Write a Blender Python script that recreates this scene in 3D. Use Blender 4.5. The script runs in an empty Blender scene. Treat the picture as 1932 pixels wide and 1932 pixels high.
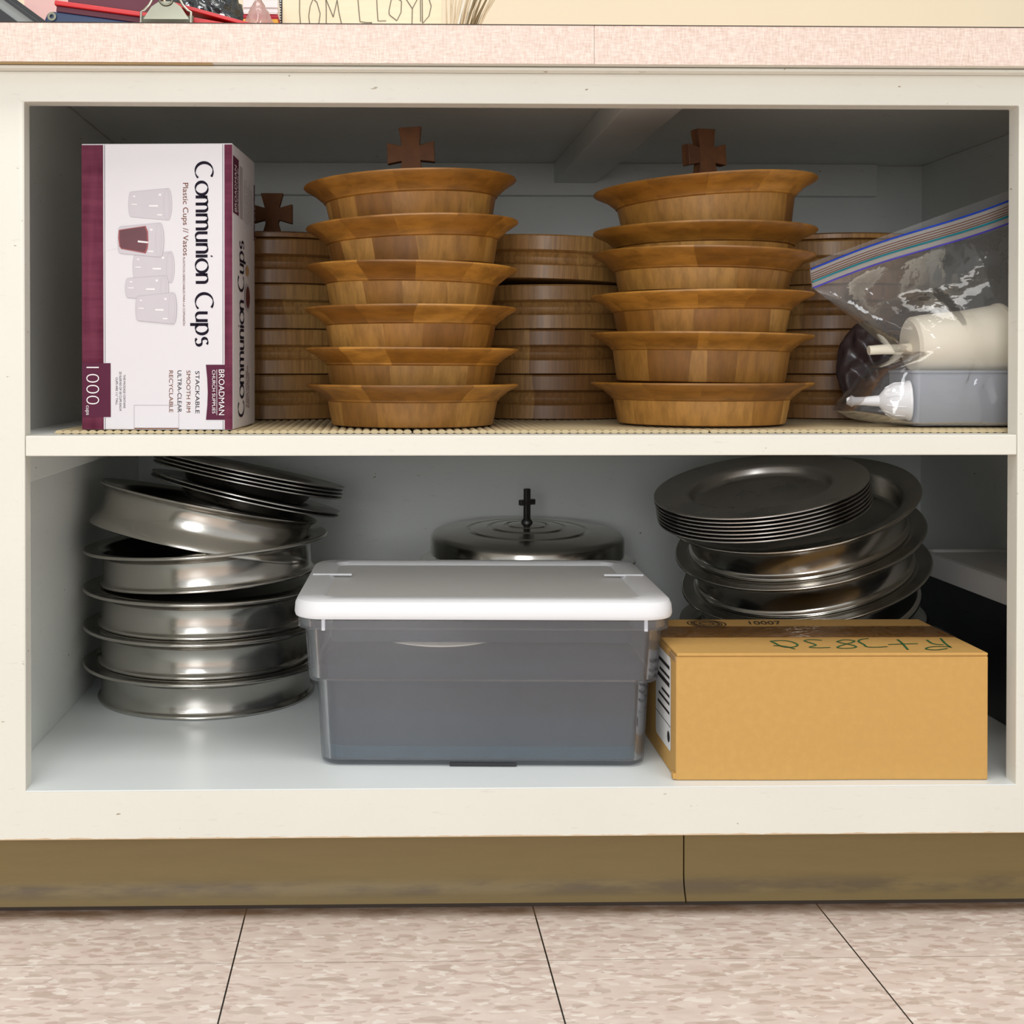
import bpy, bmesh, math, random
from math import sin, cos, pi, radians, sqrt, atan2, hypot
from mathutils import Vector, Matrix, Euler, noise

random.seed(7)
S = bpy.context.scene
COL = S.collection

# ------------------------------------------------------------------ camera
CAM = Vector((0.0, -1.297, 0.577)); YAW = 0.020; PITCH = 0.01008; FPX = 2400.0; CX = 770.0; CY = 714.0
cd = bpy.data.cameras.new('camera'); cam = bpy.data.objects.new('camera', cd); COL.objects.link(cam)
cam.location = CAM
cam.rotation_euler = (pi/2 - PITCH, 0, -YAW)
cd.sensor_fit = 'HORIZONTAL'; cd.sensor_width = 36.0; cd.lens = FPX/1932*36
cd.shift_x = (966-CX)/1932; cd.shift_y = -(966-CY)/1932
cd.clip_start = 0.02
S.camera = cam

# ------------------------------------------------------------------ world, lights, exposure
w = bpy.data.worlds.new('world'); S.world = w; w.use_nodes = True
nt = w.node_tree; nt.nodes.clear()
wo = nt.nodes.new('ShaderNodeOutputWorld'); bg = nt.nodes.new('ShaderNodeBackground')
tc = nt.nodes.new('ShaderNodeTexCoord'); sx = nt.nodes.new('ShaderNodeSeparateXYZ'); rp = nt.nodes.new('ShaderNodeValToRGB')
mr = nt.nodes.new('ShaderNodeMapRange'); mr.inputs['From Min'].default_value = -1; mr.inputs['From Max'].default_value = 1
nt.links.new(tc.outputs['Generated'], sx.inputs[0]); nt.links.new(sx.outputs['Z'], mr.inputs['Value'])
nt.links.new(mr.outputs[0], rp.inputs[0]); nt.links.new(rp.outputs[0], bg.inputs[0]); nt.links.new(bg.outputs[0], wo.inputs[0])
e = rp.color_ramp.elements
e[0].position = 0.0; e[0].color = (.32, .31, .29, 1)
e[1].position = 1.0; e[1].color = (.95, .93, .90, 1)
x = e.new(.47); x.color = (.76, .77, .75, 1)
x = e.new(.56); x.color = (.98, 1.0, .99, 1)
x = e.new(.75); x.color = (.88, .89, .88, 1)
bg.inputs[1].default_value = 0.80

def area(name, loc, target, sx_, sy_, power, col):
    l = bpy.data.lights.new(name, 'AREA'); l.shape = 'RECTANGLE'; l.size = sx_; l.size_y = sy_; l.energy = power; l.color = col
    o = bpy.data.objects.new(name, l); COL.objects.link(o); o.location = loc
    o.rotation_euler = (Vector(target)-Vector(loc)).to_track_quat('-Z', 'Y').to_euler()
    return o
area('ceiling_panel_light', (0.15, -.95, 2.7), (0.15, -.95, 0), 2.4, .75, 34, (1, .975, .92))
area('ceiling_panel_light_far', (-1.6, -3.2, 2.7), (-1.6, -3.2, 0), 1.2, 1.2, 16, (1, .97, .92))
area('window_light', (-0.50, -3.6, 1.15), (0.05, 0, .5), .95, 1.3, 50, (.95, .97, 1))

S.view_settings.view_transform = 'Standard'; S.view_settings.look = 'None'
S.view_settings.gamma = 1.0; S.view_settings.use_curve_mapping = False
S.view_settings.exposure = -0.20

# ------------------------------------------------------------------ helpers
_f = Vector((sin(YAW)*cos(PITCH), cos(YAW)*cos(PITCH), -sin(PITCH)))
_r = Vector((cos(YAW), -sin(YAW), 0)); _u = _r.cross(_f)
def ray(px, py): return _f + _r*((px-CX)/FPX) - _u*((py-CY)/FPX)
def at(px, py, Y):
    d = ray(px, py); return CAM + d*((Y-CAM.y)/d.y)
def atz(px, py, z):
    d = ray(px, py); return CAM + d*((z-CAM.z)/d.z)

def obj(name, bm, m, parent=None, smooth=None, bevel=0, seg=2, recalc=True):
    if recalc: bmesh.ops.recalc_face_normals(bm, faces=bm.faces)
    me = bpy.data.meshes.new(name); bm.to_mesh(me); bm.free()
    ms = m if isinstance(m, (list, tuple)) else [m]
    for mm in ms: me.materials.append(mm)
    o = bpy.data.objects.new(name, me); COL.objects.link(o)
    if parent: o.parent = parent
    if smooth is not None:
        me.shade_smooth() if hasattr(me, 'shade_smooth') else None
        if smooth < 180: 
            try: me.set_sharp_from_angle(angle=radians(smooth))
            except Exception: pass
    if bevel:
        b = o.modifiers.new('bevel', 'BEVEL'); b.width = bevel; b.segments = seg; b.limit_method = 'ANGLE'; b.angle_limit = radians(35)
    return o
def tag(o, label=None, cat=None, group=None, kind=None):
    if label: o['label'] = label
    if cat: o['category'] = cat
    if group: o['group'] = group
    if kind: o['kind'] = kind
    return o
def thing(name, label, cat, loc=(0, 0, 0), rot=(0, 0, 0), group=None):
    o = bpy.data.objects.new(name, None); COL.objects.link(o); o.empty_display_size = .03
    o.location = loc; o.rotation_euler = rot
    return tag(o, label, cat, group)
def copy_tree(o, parent=None):
    c = o.copy(); COL.objects.link(c)
    if parent: c.parent = parent
    for ch in list(o.children): copy_tree(ch, c)
    return c
def BX(bm, x0, x1, y0, y1, z0, z1, mi=0):
    vs = [bm.verts.new(p) for p in ((x0,y0,z0),(x1,y0,z0),(x1,y1,z0),(x0,y1,z0),(x0,y0,z1),(x1,y0,z1),(x1,y1,z1),(x0,y1,z1))]
    for f in ((3,2,1,0),(4,5,6,7),(0,1,5,4),(1,2,6,5),(2,3,7,6),(3,0,4,7)):
        fc = bm.faces.new([vs[i] for i in f]); fc.material_index = mi
    return vs
def boxbm(*a):
    bm = bmesh.new(); BX(bm, *a); return bm
def lathe(prof, seg=96, bm=None, mi=0, mat=None, wob=None):
    bm = bm or bmesh.new(); rings = []
    for (r, z) in prof:
        if r < 1e-6: rings.append([bm.verts.new((0, 0, z))])
        else: rings.append([bm.verts.new((r*cos(2*pi*i/seg), r*sin(2*pi*i/seg), z)) for i in range(seg)])
    for a, b in zip(rings, rings[1:]):
        for i in range(seg):
            j = (i+1) % seg
            if len(a) == 1 and len(b) == 1: continue
            if len(a) == 1: f = bm.faces.new((a[0], b[i], b[j]))
            elif len(b) == 1: f = bm.faces.new((a[j], a[i], b[0]))
            else: f = bm.faces.new((a[i], a[j], b[j], b[i]))
            f.material_index = mi
    if mat:
        for rg in rings:
            for v in rg: v.co = mat @ v.co
    return bm
def tube(bm, pts, r, seg=8, mi=0, cap=True):
    pts = [Vector(p) for p in pts]; rings = []
    rr = r if isinstance(r, (list, tuple)) else [r]*len(pts)
    ref = Vector((0.31, 0.17, 0.93))
    for i, p in enumerate(pts):
        t = (pts[min(i+1, len(pts)-1)] - pts[max(i-1, 0)]).normalized()
        a = t.cross(ref)
        if a.length < .05: a = t.cross(Vector((1, 0, 0)))
        a.normalize(); b = t.cross(a)
        rings.append([bm.verts.new(p + (a*cos(2*pi*k/seg) + b*sin(2*pi*k/seg))*rr[i]) for k in range(seg)])
    for A, B in zip(rings, rings[1:]):
        for k in range(seg):
            f = bm.faces.new((A[k], A[(k+1) % seg], B[(k+1) % seg], B[k])); f.material_index = mi
    if cap:
        bm.faces.new(rings[0][::-1]).material_index = mi; bm.faces.new(rings[-1]).material_index = mi
    return bm
def rrect(w, d, r, n=6):
    out = []
    for (sx, sy, a0) in ((1, 1, 0), (-1, 1, pi/2), (-1, -1, pi), (1, -1, 1.5*pi)):
        for k in range(n+1):
            a = a0 + pi/2*k/n
            out.append((sx*(w/2-r) + r*cos(a), sy*(d/2-r) + r*sin(a)))
    return out
def loft(loops, bm=None, cap0=True, cap1=True, mi=0):
    bm = bm or bmesh.new(); R = [[bm.verts.new(p) for p in l] for l in loops]; n = len(R[0])
    for a, b in zip(R, R[1:]):
        for i in range(n):
            bm.faces.new((a[i], a[(i+1) % n], b[(i+1) % n], b[i])).material_index = mi
    if cap0: bm.faces.new(R[0][::-1]).material_index = mi
    if cap1: bm.faces.new(R[-1]).material_index = mi
    return bm
def prism(pts, y0, y1, bm=None, mi=0):
    bm = bm or bmesh.new()
    a = [bm.verts.new((p[0], y0, p[1])) for p in pts]; b = [bm.verts.new((p[0], y1, p[1])) for p in pts]; n = len(pts)
    for i in range(n): bm.faces.new((a[i], a[(i+1) % n], b[(i+1) % n], b[i])).material_index = mi
    bm.faces.new(a[::-1]).material_index = mi; bm.faces.new(b).material_index = mi
    return bm

# ------------------------------------------------------------------ materials
class NT:
    def __init__(s, name):
        s.m = bpy.data.materials.new(name); s.m.use_nodes = True; s.t = s.m.node_tree; s.t.nodes.clear()
        s.out = s.n('ShaderNodeOutputMaterial')
    def n(s, t, **k):
        nd = s.t.nodes.new(t)
        for a, b in k.items(): setattr(nd, a, b)
        return nd
    def l(s, a, b): s.t.links.new(a, b)
    def v(s, nd, k, val):
        if hasattr(val, 'is_linked') or hasattr(val, 'links'): s.l(val, nd.inputs[k])
        else: nd.inputs[k].default_value = val
    def math(s, op, a, b=None, c=None):
        nd = s.n('ShaderNodeMath', operation=op); s.v(nd, 0, a)
        if b is not None: s.v(nd, 1, b)
        if c is not None: s.v(nd, 2, c)
        return nd.outputs[0]
    def noise(s, vec, scale, detail=2, rough=.5, out=0):
        nd = s.n('ShaderNodeTexNoise'); s.v(nd, 'Vector', vec); nd.inputs['Scale'].default_value = scale
        nd.inputs['Detail'].default_value = detail; nd.inputs['Roughness'].default_value = rough
        return nd.outputs[out]
    def map(s, vec, sc=(1, 1, 1), loc=(0, 0, 0)):
        nd = s.n('ShaderNodeMapping'); s.v(nd, 'Vector', vec); nd.inputs['Scale'].default_value = sc; nd.inputs['Location'].default_value = loc
        return nd.outputs[0]
    def ramp(s, fac, stops, interp='LINEAR'):
        nd = s.n('ShaderNodeValToRGB'); s.v(nd, 0, fac); el = nd.color_ramp.elements; nd.color_ramp.interpolation = interp
        while len(el) < len(stops): el.new(.5)
        for k, (p, c) in zip(el, stops):
            k.position = p; k.color = (c[0], c[1], c[2], 1) if isinstance(c, (tuple, list)) else (c, c, c, 1)
        return nd.outputs[0]
    def mix(s, fac, a, b, mode='MIX'):
        nd = s.n('ShaderNodeMix', data_type='RGBA', blend_type=mode)
        s.v(nd, 0, fac); 
        for k, val in ((6, a), (7, b)):
            if isinstance(val, (tuple, list)): nd.inputs[k].default_value = (val[0], val[1], val[2], 1)
            else: s.l(val, nd.inputs[k])
        return nd.outputs[2]
    def bsdf(s, col, rough=.5, metal=0, spec=.5, coat=0, bump=None, bstr=.2, bdist=.001, trans=0):
        b = s.n('ShaderNodeBsdfPrincipled')
        if isinstance(col, (tuple, list)): b.inputs['Base Color'].default_value = (*col[:3], 1)
        else: s.l(col, b.inputs['Base Color'])
        s.v(b, 'Roughness', rough); b.inputs['Metallic'].default_value = metal
        b.inputs['Specular IOR Level'].default_value = spec; b.inputs['Coat Weight'].default_value = coat
        if coat: b.inputs['Coat Roughness'].default_value = .2
        if trans: b.inputs['Transmission Weight'].default_value = trans
        if bump is not None:
            bn = s.n('ShaderNodeBump'); s.l(bump, bn.inputs['Height']); bn.inputs['Strength'].default_value = bstr; bn.inputs['Distance'].default_value = bdist
            s.l(bn.outputs[0], b.inputs['Normal'])
        s.b = b; s.l(b.outputs[0], s.out.inputs[0])
        return s.m
    @property
    def obj(s): return s.n('ShaderNodeTexCoord').outputs['Object']
    @property
    def pos(s): return s.n('ShaderNodeNewGeometry').outputs['Position']

def plain(name, col, rough=.5, metal=0, var=.08, scale=40, **k):
    t = NT(name); nz = t.noise(t.obj, scale, 3)
    c = t.mix(nz, tuple(max(0, x*(1-var)) for x in col), tuple(min(1, x*(1+var)) for x in col))
    return t.bsdf(c, rough, metal, **k)

def paint(name, col, chip=.0):
    t = NT(name); p = t.pos
    big = t.noise(p, 6, 3); fine = t.noise(p, 260, 3, .6); st = t.noise(t.map(p, (14, 14, 60)), 3, 3, .6)
    c = t.mix(big, tuple(x*.95 for x in col), tuple(min(1, x*1.04) for x in col))
    c = t.mix(t.ramp(st, [(.62, 0), (.78, 1)]), c, tuple(x*.90 for x in col))
    ch = t.noise(t.map(p, (18, 18, 42)), 1.7, 4, .65)
    c = t.mix(t.ramp(ch, [(.715, 0), (.735, 1)]), c, (.30, .23, .14))
    ch2 = t.noise(t.map(p, (60, 60, 110), (3, 1, 2)), 1.3, 3, .6)
    c = t.mix(t.ramp(ch2, [(.735, 0), (.75, .8)]), c, (.36, .29, .19))
    sz = t.n('ShaderNodeSeparateXYZ'); t.l(p, sz.inputs[0])
    edge = t.math('MULTIPLY', t.math('LESS_THAN', sz.outputs[2], t.math('MULTIPLY_ADD', t.noise(t.map(p, (40, 40, 40)), 1, 3, .6), .0045, .0932)), t.math('GREATER_THAN', sz.outputs[2], .09))
    c = t.mix(t.math('MULTIPLY', edge, .75), c, (.62, .40, .20))
    return t.bsdf(c, .42, spec=.4, bump=fine, bstr=.16, bdist=.0006)
M_paint = paint('cream_paint', (.79, .77, .69))
M_inner = paint('shelf_paint', (.80, .82, .79))
M_wall = plain('wall_paint', (.86, .75, .56), .6, var=.02, scale=8)

def m_floor():
    t = NT('vinyl_tile'); p = t.pos; s = t.n('ShaderNodeSeparateXYZ'); t.l(p, s.inputs[0])
    wv = t.noise(t.map(p, (30, 60, 1)), 1, 2, out=1)
    wm = t.n('ShaderNodeVectorMath', operation='MULTIPLY_ADD'); t.l(wv, wm.inputs[0]); wm.inputs[1].default_value = (1.3, 1.3, 0); t.l(t.map(p, (72, 190, 1)), wm.inputs[2])
    def cells(sc, loc, m):
        vo = t.n('ShaderNodeTexVoronoi'); vo.voronoi_dimensions = '2D'; t.l(t.map(wm.outputs[0], sc, loc), vo.inputs['Vector']); vo.inputs['Scale'].default_value = 1
        sp = t.n('ShaderNodeSeparateColor'); t.l(vo.outputs['Color'], sp.inputs[0]); return sp.outputs[m]
    big = t.noise(t.map(p, (30, 60, 1)), 1, 4, .6)
    c = t.ramp(big, [(.3, (.72, .59, .525)), (.55, (.80, .68, .61)), (.75, (.86, .755, .68))])
    c = t.mix(t.ramp(cells((1, 1, 1), (0, 0, 0), 0), [(.0, .55), (.09, .45), (.15, 0)]), c, (.50, .37, .31))
    c = t.mix(t.ramp(cells((1.3, 1.2, 1), (7.3, 2.1, 0), 1), [(.82, 0), (.88, .5), (1, .7)]), c, (.96, .90, .83))
    c = t.mix(t.ramp(cells((.8, .9, 1), (1.7, 9.2, 0), 2), [(.86, 0), (.9, .5)]), c, (.54, .43, .35))
    c = t.mix(t.ramp(cells((1.7, 1.5, 1), (4.4, 5.2, 0), 0), [(.88, 0), (.92, .55)]), c, (.56, .40, .35))
    fx = t.math('ABSOLUTE', t.math('SUBTRACT', t.math('FRACT', t.math('DIVIDE', t.math('ADD', s.outputs[0], .1425+.1524+3.048), .3046)), .5))
    fy = t.math('ABSOLUTE', t.math('SUBTRACT', t.math('FRACT', t.math('DIVIDE', t.math('ADD', s.outputs[1], .0715+.1524+6.096), .3048)), .5))
    lx = t.math('LESS_THAN', fx, .0026); ly = t.math('LESS_THAN', fy, .0016)
    c = t.mix(lx, c, (.015, .012, .01)); c = t.mix(t.math('MULTIPLY', ly, .6), c, (.12, .09, .07))
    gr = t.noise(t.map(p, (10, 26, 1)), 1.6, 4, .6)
    grime_shadow = t.math('MULTIPLY', t.ramp(s.outputs[1], [(.022, 0), (.040, 1)]), t.ramp(gr, [(.30, .55), (.62, .92)]))  # brown grime plus the cabinet's toe-kick shadow, painted into the tile colour
    c = t.mix(grime_shadow, c, (.17, .09, .042))
    return t.bsdf(c, .38, spec=.4)
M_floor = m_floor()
def m_lam():
    t = NT('linen_laminate'); p = t.pos
    a = t.noise(t.map(p, (110, 110, 620)), 1, 3, .6); b = t.noise(t.map(p, (620, 620, 110)), 1, 3, .6)
    f = t.math('MULTIPLY', t.math('ADD', a, b), .5); sp = t.noise(p, 330, 2)
    c = t.ramp(f, [(.36, (.68, .52, .44)), (.5, (.79, .63, .55)), (.62, (.88, .75, .66))])
    return t.bsdf(c, .5, bump=f, bstr=.15, bdist=.0004)
M_lam = m_lam()
M_raw = plain('raw_wood_strip', (.52, .36, .17), .7, var=.25, scale=30)
M_seam = plain('dark_seam', (.05, .035, .025), .8)
def m_base():
    t = NT('tan_vinyl_base'); p = t.pos; s = t.n('ShaderNodeSeparateXYZ'); t.l(p, s.inputs[0])
    n = t.noise(t.map(p, (9, 9, 80)), 1.5, 4, .6); z = s.outputs[2]
    c = t.mix(n, (.215, .148, .050), (.25, .176, .064))
    band = t.math('MULTIPLY', t.ramp(z, [(.008, 0), (.013, 1), (.020, 1), (.030, 0)]), t.ramp(t.noise(t.map(p, (5, 5, 30)), 2, 4, .65), [(.40, 0), (.60, 1)]))
    c = t.mix(t.math('MULTIPLY', band, .75), c, (.12, .08, .04))
    return t.bsdf(c, .5, bump=t.noise(p, 300, 2), bstr=.1, bdist=.0005)
M_base = m_base()

def m_wood(name, dark, mid, light, k=15, gscale=(60, 60, 7), gamt=.35, coat=.12, rough=.42):
    t = NT(name); o = t.obj; s = t.n('ShaderNodeSeparateXYZ'); t.l(o, s.inputs[0])
    ri = t.n('ShaderNodeObjectInfo').outputs['Random']
    ang = t.math('ARCTAN2', s.outputs[1], s.outputs[0])
    wb = t.math('MULTIPLY', t.noise(o, 9, 1), .25)
    sg = t.math('FLOOR', t.math('ADD', t.math('MULTIPLY', t.math('ADD', ang, wb), k/(2*pi)), t.math('MULTIPLY', ri, 20)))
    wn = t.n('ShaderNodeTexWhiteNoise', noise_dimensions='2D'); cb = t.n('ShaderNodeCombineXYZ'); t.l(sg, cb.inputs[0]); t.l(ri, cb.inputs[1]); t.l(cb.outputs[0], wn.inputs['Vector'])
    c = t.ramp(wn.outputs['Value'], [(.0, dark), (.35, mid), (1, light)])
    ad = t.n('ShaderNodeVectorMath', operation='MULTIPLY_ADD'); t.l(o, ad.inputs[0]); ad.inputs[1].default_value = gscale
    cb2 = t.n('ShaderNodeCombineXYZ'); t.l(t.math('MULTIPLY', wn.outputs['Value'], 40), cb2.inputs[0]); t.l(t.math('MULTIPLY', ri, 30), cb2.inputs[2]); t.l(cb2.outputs[0], ad.inputs[2])
    g = t.noise(ad.outputs[0], 1.6, 5, .65)
    c = t.mix(t.math('MULTIPLY', t.ramp(g, [(.35, 1), (.60, 0)]), gamt), c, tuple(x*.45 for x in dark))
    hv = t.n('ShaderNodeHueSaturation'); t.l(c, hv.inputs['Color']); t.l(t.math('MULTIPLY_ADD', ri, .35, .82), hv.inputs['Value'])
    return t.bsdf(hv.outputs[0], rough, coat=coat, bump=g, bstr=.08, bdist=.0006)
M_wrim = m_wood('walnut_rim', (.20, .076, .009), (.31, .130, .017), (.43, .195, .030), 12, (16, 16, 70), .55, coat=.07)
M_wdrum = m_wood('walnut_drum', (.22, .088, .014), (.35, .158, .028), (.49, .255, .060), 13, (60, 60, 12), .45, coat=.05)
M_wtray = m_wood('aged_wood_tray', (.20, .085, .020), (.31, .148, .038), (.40, .215, .062), 11, (160, 160, 9), .5, rough=.5)
M_wcross = m_wood('cross_wood', (.10, .032, .008), (.13, .045, .010), (.17, .060, .014), 3, (60, 60, 60), .3, coat=0, rough=.75)

def m_steel(name, col, r0, r1):
    t = NT(name); o = t.obj
    n = t.noise(t.map(o, (30, 30, 400)), 1, 3, .6); big = t.noise(o, 14, 3)
    r = t.ramp(t.math('ADD', t.math('MULTIPLY', n, .4), t.math('MULTIPLY', big, .6)), [(.35, r0), (.65, r1)])
    c = t.mix(big, tuple(x*.86 for x in col), col)
    return t.bsdf(c, r, 1.0, bump=n, bstr=.03, bdist=.0003)
M_steel = m_steel('stainless_steel', (.58, .555, .51), .13, .26)
M_steelp = m_steel('satin_steel', (.50, .48, .45), .24, .36)
M_steeld = m_steel('dark_steel', (.16, .155, .15), .35, .5)

def m_clear(name, tint, haze, hcol, gl=.07, rough=.08, bump=None):
    t = NT(name)
    tr = t.n('ShaderNodeBsdfTransparent'); tr.inputs[0].default_value = (*tint, 1)
    df = t.n('ShaderNodeBsdfDiffuse'); df.inputs[0].default_value = (*hcol, 1)
    tl = t.n('ShaderNodeBsdfTranslucent'); tl.inputs[0].default_value = (*hcol, 1)
    m0 = t.n('ShaderNodeMixShader'); m0.inputs[0].default_value = .45; t.l(df.outputs[0], m0.inputs[1]); t.l(tl.outputs[0], m0.inputs[2])
    gs = t.n('ShaderNodeBsdfGlossy'); gs.inputs['Roughness'].default_value = rough
    lw = t.n('ShaderNodeLayerWeight'); lw.inputs[0].default_value = .35
    m1 = t.n('ShaderNodeMixShader'); m1.inputs[0].default_value = haze; t.l(tr.outputs[0], m1.inputs[1]); t.l(m0.outputs[0], m1.inputs[2])
    m2 = t.n('ShaderNodeMixShader'); t.l(t.math('MULTIPLY_ADD', lw.outputs['Fresnel'], .5, gl*.3), m2.inputs[0]); t.l(m1.outputs[0], m2.inputs[1]); t.l(gs.outputs[0], m2.inputs[2])
    if bump:
        bn = t.n('ShaderNodeBump'); t.l(t.noise(t.obj, bump, 3), bn.inputs['Height']); bn.inputs['Distance'].default_value = .003; bn.inputs['Strength'].default_value = .5
        t.l(bn.outputs[0], gs.inputs['Normal']); t.l(bn.outputs[0], lw.inputs['Normal'])
    t.l(m2.outputs[0], t.out.inputs[0]); return t.m
M_tub = m_clear('milky_tub_plastic', (.97, .97, .98), .085, (.72, .78, .88), .10, .12)
M_panel = plain('frosted_lid_panel', (.80, .79, .78), .4, var=.015)
M_film = m_clear('clear_bag_film', (.985, .98, .985), .06, (.9, .9, .92), .09, .07, 45)
M_smoke = m_clear('smoky_film', (.62, .54, .54), .45, (.13, .095, .10), .06, .25, 25)
M_ziptrack = m_clear('zip_strip_film', (.97, .96, .95), .52, (.80, .76, .72), .12, .2)
M_frost = m_clear('frosted_grey_plastic', (.9, .92, .95), .90, (.60, .63, .69), .04, .4)
M_tape = m_clear('clear_tape', (.87, .78, .66), .16, (.42, .32, .22), .5, .12, 110)

M_white = plain('white_plastic', (.87, .88, .91), .35, var=.015)
M_cloth = plain('dark_navy_cloth', (.018, .026, .036), .9, var=.35, scale=18)
M_teal = plain('teal_cloth', (.02, .055, .075), .9, var=.2)
M_cream = plain('cream_plastic', (.80, .74, .60), .42, var=.02)
M_card = plain('cardboard', (.60, .345, .098), .8, var=.07, scale=120)
M_cardtop = M_card
M_cardin = plain('cardboard_flute', (.33, .20, .09), .9, var=.2)
M_green = plain('green_marker', (.02, .13, .04), .6)
M_ink = plain('black_ink', (.02, .015, .015), .6)
M_black = plain('black_plastic', (.014, .015, .018), .45, var=.2)
M_grey = plain('grey_lid_plastic', (.62, .60, .58), .45, var=.03)
M_liner = plain('beige_foam_liner', (.56, .45, .27), .8, var=.1, scale=60)
M_boxw = plain('printed_white_card', (.71, .675, .70), .45, var=.015)
def m_burg():
    t = NT('burgundy_print'); o = t.obj
    g = t.noise(t.map(o, (40, 40, 5)), 2, 3); n2 = t.noise(t.map(o, (6, 6, 60)), 2, 3)
    c = t.ramp(t.math('ADD', t.math('MULTIPLY', g, .5), t.math('MULTIPLY', n2, .5)), [(.35, (.085, .006, .026)), (.65, (.165, .03, .062))])
    return t.bsdf(c, .6, spec=.2)
M_burg = m_burg()
M_burgd = plain('dark_burgundy_print', (.095, .014, .04), .6, var=.1, spec=.2)
M_title = plain('title_ink', (.012, .008, .018), .7, spec=.12)
M_brown = plain('copper_ink', (.17, .05, .016), .6, spec=.15)
M_pwhite = plain('white_ink', (.82, .78, .79), .5, var=.01)
M_mauve = plain('pale_mauve_ink', (.575, .525, .56), .5, var=.04)
M_mauve2 = plain('mauve_outline_ink', (.48, .43, .47), .5, var=.04)
M_wine = plain('wine_ink', (.10, .010, .018), .4, var=.3)
M_wine2 = plain('wine_edge_ink', (.30, .05, .05), .4, var=.2)
M_greyink = plain('grey_ink', (.42, .38, .39), .5)
M_red = plain('red_plastic', (.62, .012, .015), .35, var=.08)
M_redcap = plain('red_cap', (.40, .03, .03), .4)
M_navy = plain('navy_binder', (.012, .035, .10), .4, var=.15)
M_mar = plain('maroon_board', (.13, .025, .045), .6)
M_clip = plain('clip_metal', (.20, .195, .15), .25, .9, var=.15)
M_greyb = plain('grey_board', (.30, .32, .31), .5)
M_pink = plain('pink_paper', (.80, .50, .47), .6, var=.1)
M_paper = plain('white_paper', (.85, .84, .82), .6, var=.02)
M_yel = plain('yellow_print', (.80, .45, .05), .6)
M_crim = plain('crimson_print', (.45, .02, .04), .6)
M_blueline = plain('blue_zip', (.01, .06, .55), .4)
M_tealline = plain('teal_zip', (.01, .22, .27), .4)
M_violet = plain('violet_zip', (.08, .06, .48), .4)
def m_sign():
    t = NT('cream_sign_card'); o = t.obj
    n = t.noise(t.map(o, (6, 6, 120)), 2, 4, .6)
    return t.bsdf(t.mix(n, (.80, .70, .47), (.88, .80, .60)), .6)
M_sign = m_sign()
M_pencil = plain('pencil_line', (.16, .14, .10), .7)
M_straw = plain('dried_grass', (.70, .57, .39), .7, var=.3, scale=25)
M_strawd = plain('brown_straw', (.22, .155, .07), .7, var=.2)
M_strawl = plain('pale_straw', (.86, .82, .74), .6, var=.05)
M_dkfilm = m_clear('black_wrap_film', (.3, .3, .32), .75, (.018, .03, .036), .35, .1, 90)

# ------------------------------------------------------------------ the setting
XL, XR = -.62, .98
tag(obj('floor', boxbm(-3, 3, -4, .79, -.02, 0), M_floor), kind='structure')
tag(obj('wall_back', boxbm(-3, 3, .79, .85, 0, 2.7), M_wall), kind='structure')
def cove(x0, x1):
    bm = bmesh.new(); pr = [(.076, .0002), (.052, .0002), (.0515, .004), (.056, .010), (.0605, .018), (.062, .028), (.062, .0935), (.076, .0935)]
    loft([[(x, y, z) for (y, z) in pr] for x in (x0, x1)], bm)
    for f in bm.faces:
        if f.calc_center_median().z < .0035: f.material_index = 1
    return bm
XS = at(1290, 1640, .062).x
tag(obj('baseboard_left', cove(XL, XS-.0008), [M_base, M_seam], smooth=40), kind='structure')
tag(obj('baseboard_right', cove(XS+.0008, XR), [M_base, M_seam], smooth=40), kind='structure')

cab = thing('base_cabinet', 'cream painted open base cabinet with one shelf and dark interior under the pink counter', 'cabinet', (0, 0, 0))
ZB, ZT, ZF0 = .1445, .844, .094
bm = bmesh.new()
O_ = [(XL, ZF0), (XR, ZF0), (XR, .8746), (XL, .8746)]; I_ = [(-.363, ZB-.0012), (.654, ZB-.0012), (.654, ZT), (-.363, ZT)]
q = [[bm.verts.new((x, y, z)) for x, z in P_] for P_ in (O_, I_) for y in (0, .022)]
for a in range(4):
    b = (a+1) % 4
    bm.faces.new((q[0][a], q[0][b], q[2][b], q[2][a])); bm.faces.new((q[1][b], q[1][a], q[3][a], q[3][b]))
    bm.faces.new((q[0][b], q[0][a], q[1][a], q[1][b])); bm.faces.new((q[2][a], q[2][b], q[3][b], q[3][a]))
obj('face_frame', bm, M_paint, cab, bevel=.0012)
bm = boxbm(XL, XR, -.0140, .022, .8748, .8781)
obj('trim_strip', bm, M_paint, cab, bevel=.001)
obj('side_panel', boxbm(-.412, -.394, .0222, .765, ZF0, .9025), M_inner, cab)
obj('side_panel', boxbm(.88, .898, .0222, .765, ZF0, .9025), M_inner, cab)
obj('back_panel', boxbm(-.412, .898, .7652, .785, ZF0, .9025), M_inner, cab)
bm = bmesh.new(); vs = [(-.363, .0004), (.654, .0004), (.654, .0222), (.8798, .0222), (.8798, .765), (-.3938, .765), (-.3938, .0222), (-.363, .0222)]
loft([[(x, y, z) for x, y in vs] for z in (ZB-.0011, ZB)], bm)
obj('bottom_panel', bm, plain('floor_paint', (.84, .885, .89), .36, var=.02, scale=9), cab)
obj('toe_board', boxbm(XL, XR, .0762, .09, .001, ZF0), M_paint, cab)
sh = obj('shelf', boxbm(-.3938, .8798, .0222, .765, .4855, .5055), M_inner, cab)
obj('shelf_edge', boxbm(-.3625, .6535, .0003, .0222, .485, .5058), M_paint, sh, bevel=.0012)
obj('cleat', boxbm(-.3938, -.375, .03, .76, .453, .4853), M_inner, cab, bevel=.001)
obj('back_rail', boxbm(-.3938, .80, .746, .765, .851, .9025), M_inner, cab, bevel=.001)
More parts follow.
